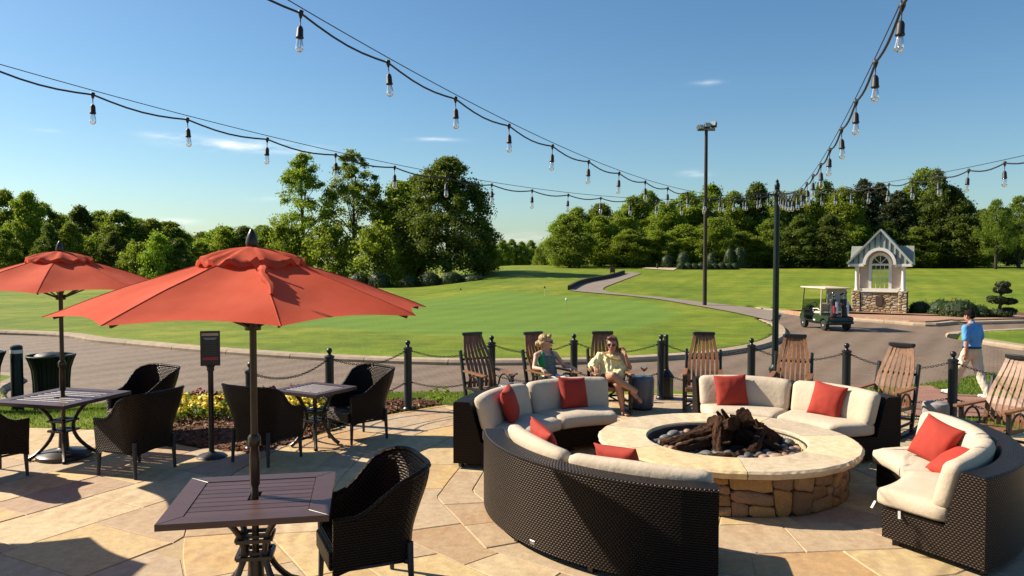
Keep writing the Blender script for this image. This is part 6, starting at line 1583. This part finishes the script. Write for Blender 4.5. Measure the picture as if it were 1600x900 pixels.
def golf_bag(x, m, label, k):
    p = GC.matrix_world if False else Matrix.Translation(gc) @ Matrix.Rotation(R(9), 4, 'Z'); t = thing('golf_bag', label, 'golf bag'); t.matrix_world = p @ Matrix.Translation((x, -1.05, .61)) @ Matrix.Rotation(R(-7), 4, 'X')
    part('bag', MB().lathe([(.125, 0), (.135, .03), (.12, .25), (.125, .60), (.14, .66), (.14, .72), (.12, .74)], 16), M[m], t, True, 50); part('pocket', MB().box((0, -.13, .28), (.17, .10, .34), None, .035), M['bagred' if k == 1 else 'bagblack'], t)
    rr = random.Random(k)
    for q in range(7):
        a = rr.uniform(0, 6.28); bx, by = .07 * math.cos(a), .07 * math.sin(a); h = rr.uniform(.86, 1.02); part('club', MB().tube([(bx, by, .5), (bx * 1.5, by * 1.5, h)], .006, 5).ball((bx * 1.5, by * 1.5 - .03, h + .015), (.03, .055, .03) if q % 2 else (.045, .06, .04), 8, 6), M['chrome'] if q % 2 else M['bagblack'], t, True)
    part('towel', MB().bar((.09, -.17, .62), (.05, -.20, .12), .10, .02, (0, 1, 0)), M['towel'], t)
golf_bag(-.26, 'bagblack', 'dark golf bag with a red pocket on the cart, left of the pair', 1); golf_bag(.24, 'bagblack', 'black golf bag with a dark pocket on the cart, right of the pair', 2)
# ================================================================== people
def fused(name, shapes, m, vox=.010, smooth=4, fold=0.0, freq=14.0):
    """one continuous surface from tapered limbs and ellipsoids"""
    mb = MB()
    for s in shapes:
        if s[0] == 'c':
            _, a, ra, b, rb = s; a, b = Vector(a), Vector(b); L = (b - a).length; n = max(2, int(L / (min(ra, rb) * .8 + .004)))
            mb.ball(a, ra, 12, 8); mb.ball(b, rb, 12, 8); mb.tube([a.lerp(b, k / n) for k in range(n + 1)], [ra + (rb - ra) * k / n for k in range(n + 1)], 14)
        else:
            _, c, rad = s[:3]; rot = s[3] if len(s) > 3 else (0, 0, 0); mb.ball((0, 0, 0), rad, 18, 12, None) if False else None
            mb.ball(c, rad, 18, 12, Euler([R(q) for q in rot]).to_matrix().to_4x4())
    me = mb.mesh(name); o = bpy.data.objects.new('tmp', me); COL.objects.link(o)
    r_ = o.modifiers.new('r', 'REMESH'); r_.mode = 'VOXEL'; r_.voxel_size = vox; r_.use_smooth_shade = True
    if smooth: q = o.modifiers.new('s', 'SMOOTH'); q.factor = .5; q.iterations = smooth
    dg = bpy.context.evaluated_depsgraph_get(); out = bpy.data.meshes.new_from_object(o.evaluated_get(dg)); out.name = name
    bpy.data.objects.remove(o); bpy.data.meshes.remove(me); out.materials.clear(); out.materials.append(m)
    out.polygons.foreach_set('use_smooth', [True] * len(out.polygons))
    if fold:
        nr = [v.normal.copy() for v in out.vertices]
        for v, q in zip(out.vertices, nr):
            p = v.co; k = mnoise.noise(Vector((p.x * freq, p.y * freq, p.z * freq * .45))) + .6 * mnoise.noise(Vector((p.x * freq * 2.1 + p.z * 9, p.y * freq * 2.1, p.z * freq * .9)))
            v.co = p + q * fold * k
        out.update()
    return out
def C(a, ra, b, rb): return ('c', a, ra, b, rb)
def head_shapes(c, yaw=0, pitch=0, k=1.0):
    """head facing -Y, turned by yaw, tipped forward by pitch; returns shapes and the head matrix"""
    Mh = Matrix.Translation(c) @ Matrix.Rotation(R(yaw), 4, 'Z') @ Matrix.Rotation(R(pitch), 4, 'X')
    rot = (pitch, 0, yaw); T = lambda *p: tuple(Mh @ (Vector(p) * k))
    S = [('e', T(0, .012, .022), (.073 * k, .092 * k, .092 * k), rot), ('e', T(0, -.022, -.028), (.060 * k, .066 * k, .080 * k), rot), ('e', T(0, -.050, -.078), (.034 * k, .034 * k, .030 * k), rot),
         C(T(0, -.088, .018), .009 * k, T(0, -.106, -.018), .014 * k), C(T(-.030, -.080, .030), .012 * k, T(.030, -.080, .030), .012 * k), ('e', T(.036, -.064, -.018), (.022 * k, .020 * k, .02 * k), rot), ('e', T(-.036, -.064, -.018), (.022 * k, .020 * k, .02 * k), rot),
         C(T(-.018, -.083, -.052), .0085 * k, T(.018, -.083, -.052), .0085 * k), ('e', T(.076, .012, -.008), (.010 * k, .020 * k, .032 * k), rot), ('e', T(-.076, .012, -.008), (.010 * k, .020 * k, .032 * k), rot)]
    return S, Mh
def hand_shapes(w, d, side, curl=.35, pn=(0, 0, -1), k=1.0):
    """palm from wrist w along d; five fingers that curl towards pn"""
    w, d, pn = Vector(w), Vector(d).normalized(), Vector(pn); pn = (pn - d * pn.dot(d)).normalized(); x = d.cross(pn).normalized() * side
    pal = w + d * .045 * k; S = []
    for q in (-.026, -.009, .009, .026): S.append(C(w + x * q * .7, .013 * k, w + d * .085 * k + x * q, .0115 * k))
    for q, L in ((-.028, .058), (-.0095, .072), (.0095, .078), (.028, .070)):
        b = w + d * .085 * k + x * q; d1 = (d + pn * curl).normalized(); d2 = (d + pn * curl * 2.6).normalized(); j = b + d1 * L * .5 * k; S += [C(b, .0098 * k, j, .0088 * k), C(j, .0088 * k, j + d2 * L * .5 * k, .0072 * k)]
    tb = w + d * .025 * k + x * .030; d1 = (d * .75 + x * .75 + pn * .25).normalized(); j = tb + d1 * .036 * k; S += [C(w + d * .012, .014 * k, tb, .0125 * k), C(tb, .0125 * k, j, .0105 * k), C(j, .0105 * k, j + (d1 + d * .6 + pn * .3).normalized() * .030 * k, .0085 * k)]
    return S
def foot_shapes(ank, d, k=1.0):
    a, d = Vector(ank), Vector(d).normalized(); up = Vector((0, 0, 1)); x = d.cross(up).normalized(); s = a - Vector((0, 0, .062 * k)) if abs(d.z) < .2 else a + (up * -1 + d * d.z).normalized() * .06 * k
    S = [C(a, .036 * k, s - d * .03, .034 * k), C(s - d * .035, .034 * k, s + d * .09 * k, .036 * k), C(s + d * .03, .034 * k, s + d * .14 * k, .028 * k), C(s - x * .018 + d * .09, .024 * k, s + d * .16 * k - x * .018, .018 * k)]
    for q in range(5): S.append(C(s + d * .14 * k + x * (.032 - .016 * q), .013, s + d * (.185 - .006 * abs(q - 1) if q else .18) * k + x * (.034 - .017 * q), .0095))
    return S
def face_parts(t, Mh, m_lip, glasses=True, k=1.0):
    lip = MB().tube([Mh @ (Vector(p) * k) for p in ((-.024, -.088, -.052), (-.01, -.0955, -.0495), (0, -.0965, -.051), (.01, -.0955, -.0495), (.024, -.088, -.052))], .0052, 6); part('lips', lip, m_lip, t, True)
    for s in (-1, 1):
        part('eye', MB().ball(Mh @ (Vector((s * .031, -.084, .012)) * k), (.011, .008, .008), 8, 6), M['white'], t, True)
    if glasses:
        g = MB()
        for s in (-1, 1): g.ball((s * .034, -.098, .008), (.031, .010, .025), 14, 8)
        g.tube([(-.008, -.106, .014), (.008, -.106, .014)], .004, 6)
        for s in (-1, 1): g.tube([(s * .062, -.094, .014), (s * .078, -.02, .014), (s * .08, .02, .008)], .004, 6)
        me = g.mesh('sunglasses', M['lens'], True); me.transform(Mh); link('sunglasses', me, t)
lipm = pmat('lips', (.36, .08, .07), None, 5, .4)
# ---- woman in the yellow blouse (on the third rocking chair)
c3 = Vector((1.53, 12.2, 0)); t = thing('person', 'seated woman in a yellow blouse and sunglasses, legs crossed, hand raised', 'person', c3, 0)
SK = M['skin2']; B = []
hp, ch, nk, hd = (.0, .06, .485), (.02, .13, .72), (.045, .165, .875), (.055, .115, 1.03)
B += [('e', hp, (.165, .125, .11)), C(hp, .115, (.01, .10, .62), .105), ('e', (.02, .13, .73), (.150, .105, .14)), C((.02, .13, .78), .09, nk, .058), C(nk, .047, (.055, .14, .97), .045)]
hs, Mh = head_shapes(hd, -14, 4, 1.08); B += hs
shR, shL = (-.150, .15, .835), (.215, .155, .835)
B += [C(nk, .05, shR, .052), C(nk, .05, shL, .052), C(shR, .047, (-.27, .10, .665), .038), C((-.27, .10, .665), .038, (-.235, -.13, .685), .026)] + hand_shapes((-.235, -.13, .685), (.1, -1, -.25), 1, .5)
B += [C(shL, .047, (.325, .02, .675), .037), C((.325, .02, .675), .037, (.235, -.10, .895), .025)] + hand_shapes((.235, -.10, .895), (-.25, .1, .95), -1, .55, (-.8, -.5, -.2))
B += [C((-.085, .05, .475), .092, (.01, -.40, .615), .060), C((.01, -.40, .615), .057, (.14, -.43, .50), .056), C((.14, -.43, .50), .056, (.345, -.44, .385), .034)] + foot_shapes((.345, -.44, .385), (.55, -.35, -.55))
B += [C((.085, .05, .46), .092, (.085, -.36, .475), .062), C((.085, -.36, .475), .058, (.115, -.36, .34), .057), C((.115, -.36, .34), .057, (.165, -.30, .085), .033)] + foot_shapes((.165, -.30, .085), (.35, -.94, 0))
link('body', fused('body', B, SK, .0095, 3), t)
blo = [('e', (.0, .05, .545), (.195, .16, .10)), C((.0, .07, .56), .14, (.02, .12, .72), .118), ('e', (.02, .125, .74), (.160, .112, .135)), C((.03, .14, .80), .088, (-.14, .15, .845), .060), C((.03, .14, .80), .08, (.15, .155, .815), .058), C((-.14, .15, .84), .062, (-.25, .09, .70), .075), C((-.25, .09, .70), .075, (-.25, .02, .675), .060), C((.16, .15, .79), .065, (.22, .08, .66), .075), ('e', (.13, .0, .57), (.12, .12, .10))]
link('blouse', fused('blouse', blo, M['yellowtop'], .009, 3, .016, 16), t)
part('neck_trim', MB().tube([(-.10, .055, .915), (-.05, .02, .86), (.02, -.005, .82), (.10, .01, .80), (.18, .06, .795)], .016, 8), M['trim'], t, True)
link('shorts', fused('shorts', [('e', (0, .06, .47), (.185, .14, .10)), C((-.085, .05, .475), .107, (-.05, -.14, .53), .092), C((.085, .05, .46), .107, (.085, -.14, .465), .092)], M['dressdark'], .012, 2), t)
face_parts(t, Mh, lipm, True, 1.08)
hair = [('e', (0, .030, .042), (.083, .092, .088)), ('e', (0, .05, -.02), (.080, .066, .09)), C((-.066, .0, .05), .022, (-.078, .03, -.08), .017), C((.066, .0, .05), .022, (.080, .03, -.09), .018), C((-.04, -.055, .10), .03, (.045, -.05, .10), .03)]
me = fused('hair', [(s[0],) + tuple(s[1:]) for s in hair], M['hairbrown'], .006, 1, .006, 60); me.transform(Mh @ Matrix.Scale(1.08, 4)); link('hair', me, t)
for nm, p, d in (('sandal', (.165, -.30, .085), (.35, -.94, 0)), ('sandal', (.345, -.44, .385), (.55, -.35, -.55))):
    a, d = Vector(p), Vector(d).normalized(); up = Vector((0, 0, 1)); s_ = a - Vector((0, 0, .062)) if abs(d.z) < .2 else a + (up * -1 + d * d.z).normalized() * .06; n_ = (s_ - a).normalized(); x = d.cross(up).normalized()
    me = MB().bar(s_ - d * .065 + n_ * .036, s_ + d * .19 + n_ * .03, .082, .014, x.cross(d), .005).tube([s_ + d * .10 + x * .045 + n_ * .02, s_ + d * .10 - n_ * .038, s_ + d * .10 - x * .045 + n_ * .02], .008, 6)
    part(nm, me, M['sandal'], t, True)
# ---- blond woman in the green top (on the second rocking chair)
c2 = Vector((.63, 12.2, 0)); fz = face(.5, -.87); t = thing('person', 'seated blond woman in a green patterned top looking away to the right', 'person', c2, fz)
SK = M['skin1']; B = []
hp, nk, hd = (0, .08, .485), (-.02, .19, .915), (-.01, .165, 1.07)
B += [('e', hp, (.165, .125, .11)), C(hp, .112, (0, .11, .64), .10), ('e', (-.01, .145, .76), (.145, .10, .145)), C((-.01, .15, .82), .085, nk, .055), C(nk, .045, (-.015, .18, 1.0), .044)]
hs, Mh = head_shapes(hd, 52, 2, 1.06); B += hs
shR, shL = (-.185, .17, .865), (.165, .17, .865)
B += [C(nk, .048, shR, .048), C(nk, .048, shL, .048), C(shR, .043, (-.27, .10, .68), .035), C((-.27, .10, .68), .035, (-.265, -.13, .69), .025)] + hand_shapes((-.265, -.13, .69), (0, -1, -.35), 1, .5)
B += [C(shL, .043, (.265, .06, .68), .035), C((.265, .06, .68), .035, (.27, -.16, .69), .025)] + hand_shapes((.27, -.16, .69), (0, -1, -.3), -1, .5)
for s in (-1, 1):
    B += [C((s * .085, .06, .47), .09, (s * .095, -.38, .49), .058), C((s * .095, -.38, .49), .056, (s * .10, -.40, .34), .055), C((s * .10, -.40, .34), .055, (s * .11, -.36, .085), .033)] + foot_shapes((s * .11, -.36, .085), (s * .1, -1, 0))
link('body', fused('body', B, SK, .0095, 3), t)
def top_mat():
    m, n, l, b = new_mat('patterned_green_top'); vec = coords(n, l, 'Object'); a = noise_n(n, l, vec, 22, 2, .5, 1.5); s = n.new('ShaderNodeSeparateXYZ'); l.new(vec, s.inputs[0])
    pat_ = ramp_n(n, l, a, [(.36, (.02, .10, .12)), (.47, (.03, .17, .17)), (.53, (.30, .06, .07)), (.58, (.03, .20, .14)), (.72, (.10, .24, .27))])
    side = ramp_n(n, l, math_n(n, l, 'ADD', s.outputs[0], .5), [(.39, 1.0), (.41, 0.0)]); l.new(mixc(n, l, side, pat_, (.015, .26, .075)), b.inputs['Base Color']); b.inputs['Roughness'].default_value = .8; l.new(bump_n(n, l, a, .3, .02), b.inputs['Normal']); return m
link('top', fused('top', [('e', (0, .075, .50), (.178, .14, .095)), C((0, .09, .52), .128, (0, .11, .64), .112), ('e', (-.01, .142, .755), (.158, .115, .135)), C((-.09, .11, .82), .045, (-.10, .14, .895), .03), C((.07, .11, .82), .045, (.08, .14, .895), .03)], top_mat(), .010, 3, .007, 16), t)
link('shorts', fused('shorts', [('e', (0, .07, .47), (.182, .14, .10)), C((-.085, .06, .47), .104, (-.09, -.20, .485), .084), C((.085, .06, .47), .104, (.09, -.20, .485), .084)], M['shorts'], .012, 2, .008, 16), t)
face_parts(t, Mh, lipm, True, 1.06)
me = fused('hair', [('e', (0, .028, .040), (.082, .090, .084)), ('e', (0, .06, -.01), (.074, .052, .07)), ('e', (0, .118, -.035), (.052, .045, .05)), C((-.04, -.05, .09), .03, (.045, -.05, .09), .03), C((-.07, .0, .03), .015, (-.06, .06, -.03), .03), C((.07, .0, .03), .015, (.06, .06, -.03), .03)], M['hairblond'], .006, 1, .006, 60)
me.transform(Mh @ Matrix.Scale(1.06, 4)); link('hair', me, t)
# ---- man walking away in a blue polo shirt
mp = AT(1522, 403, 15.7); mz = gz(mp.x, 15.7) + .035; t = thing('person', 'man in a blue polo and khaki trousers walking away along the brick walk', 'person', (mp.x, 15.7, mz), face(-.42, .91))
SK = M['skin3']; B = []
hp, nk, hd = (0, 0, .95), (0, -.01, 1.46), (.0, -.075, 1.615)
B += [('e', hp, (.165, .12, .13)), C(hp, .13, (0, .0, 1.15), .125), ('e', (0, .0, 1.27), (.185, .12, .17)), C((0, 0, 1.36), .10, nk, .065), C(nk, .058, (0, -.04, 1.55), .055)]
hs, Mh = head_shapes(hd, -12, 24, 1.1); B += hs
shR, shL = (-.205, .0, 1.405), (.205, .0, 1.405)
B += [C(nk, .06, shR, .06), C(nk, .06, shL, .06), C(shL, .056, (.235, .05, 1.12), .044), C((.235, .05, 1.12), .043, (.215, .02, .885), .030)] + hand_shapes((.215, .02, .885), (-.04, -.08, -1), -1, .45, (-.7, -.5, 0))
B += [C(shR, .056, (-.25, .0, 1.12), .044), C((-.25, .0, 1.12), .043, (-.225, -.03, .89), .030)] + hand_shapes((-.225, -.03, .89), (.05, -.1, -1), 1, .45, (.7, -.5, 0))
legs = [((.09, 0, .93), (.10, -.20, .52), (.10, -.36, .10), (.0, -1, 0)), ((-.09, 0, .93), (-.095, .10, .50), (-.095, .30, .10), (0, -1, -.05))]
for h_, k_, a_, d_ in legs: B += [C(h_, .095, k_, .062), C(k_, .060, Vector(k_).lerp(Vector(a_), .35), .056), C(Vector(k_).lerp(Vector(a_), .35), .056, a_, .036)] + foot_shapes(a_, d_)
link('body', fused('body', B, SK, .011, 3), t)
link('polo_shirt', fused('polo_shirt', [('e', (0, .0, 1.02), (.185, .145, .07)), C((0, 0, 1.04), .158, (0, 0, 1.20), .152), ('e', (0, .0, 1.27), (.212, .148, .17)), C((0, .005, 1.35), .118, nk, .078), C((.04, 0, 1.39), .080, shL, .066), C((-.04, 0, 1.39), .080, shR, .066), C(shL, .067, (.240, .02, 1.20), .068), C(shR, .067, (-.242, .01, 1.20), .068), C((0, -.01, 1.46), .073, (0, -.02, 1.485), .070)], M['polo'], .010, 3, .013, 11), t)
tr = [('e', (0, .005, .93), (.178, .14, .10)), C((0, 0, .93), .15, (0, 0, 1.0), .15)]
for h_, k_, a_, d_ in legs: v = Vector(a_) + Vector((0, 0, -.035)); tr += [C(h_, .118, k_, .090), C(k_, .090, Vector(k_).lerp(v, .5), .084), C(Vector(k_).lerp(v, .5), .084, v, .074)]
link('trousers', fused('trousers', tr, M['khaki'], .010, 3, .016, 12), t)
part('belt', MB().lathe([(.158, .985), (.166, .985), (.166, 1.02), (.158, 1.02)], 24, (0, 0, 0), Matrix.Scale(1.12, 4, (1, 0, 0))), M['belt'], t, True)
for h_, k_, a_, d_ in legs:
    s_ = Vector(a_) - Vector((0, 0, .062)); d = Vector(d_).normalized(); sh = [C(s_ - d * .05, .045, s_ + d * .10, .045), C(s_ + d * .03, .045, s_ + d * .19, .034), C(Vector(a_), .045, s_ - d * .03, .045)]
    link('shoe', fused('shoe', sh, M['shoe'], .010, 2), t); part('sole', MB().bar(s_ - d * .09 + Vector((0, 0, -.036)), s_ + d * .215 + Vector((0, 0, -.032)), .095, .020, (0, 0, 1), .006), M['rubber'], t)
face_parts(t, Mh, lipm, False, 1.1)
me = fused('hair', [('e', (0, .030, .040), (.080, .086, .082)), ('e', (0, .062, -.012), (.064, .045, .055)), C((-.045, -.045, .088), .028, (.045, -.045, .088), .028), C((-.068, -.01, .04), .014, (-.07, .02, -.01), .014), C((.068, -.01, .04), .014, (.07, .02, -.01), .014)], M['hairdark'], .006, 1, .004, 70)
me.transform(Mh @ Matrix.Scale(1.1, 4)); link('hair', me, t)
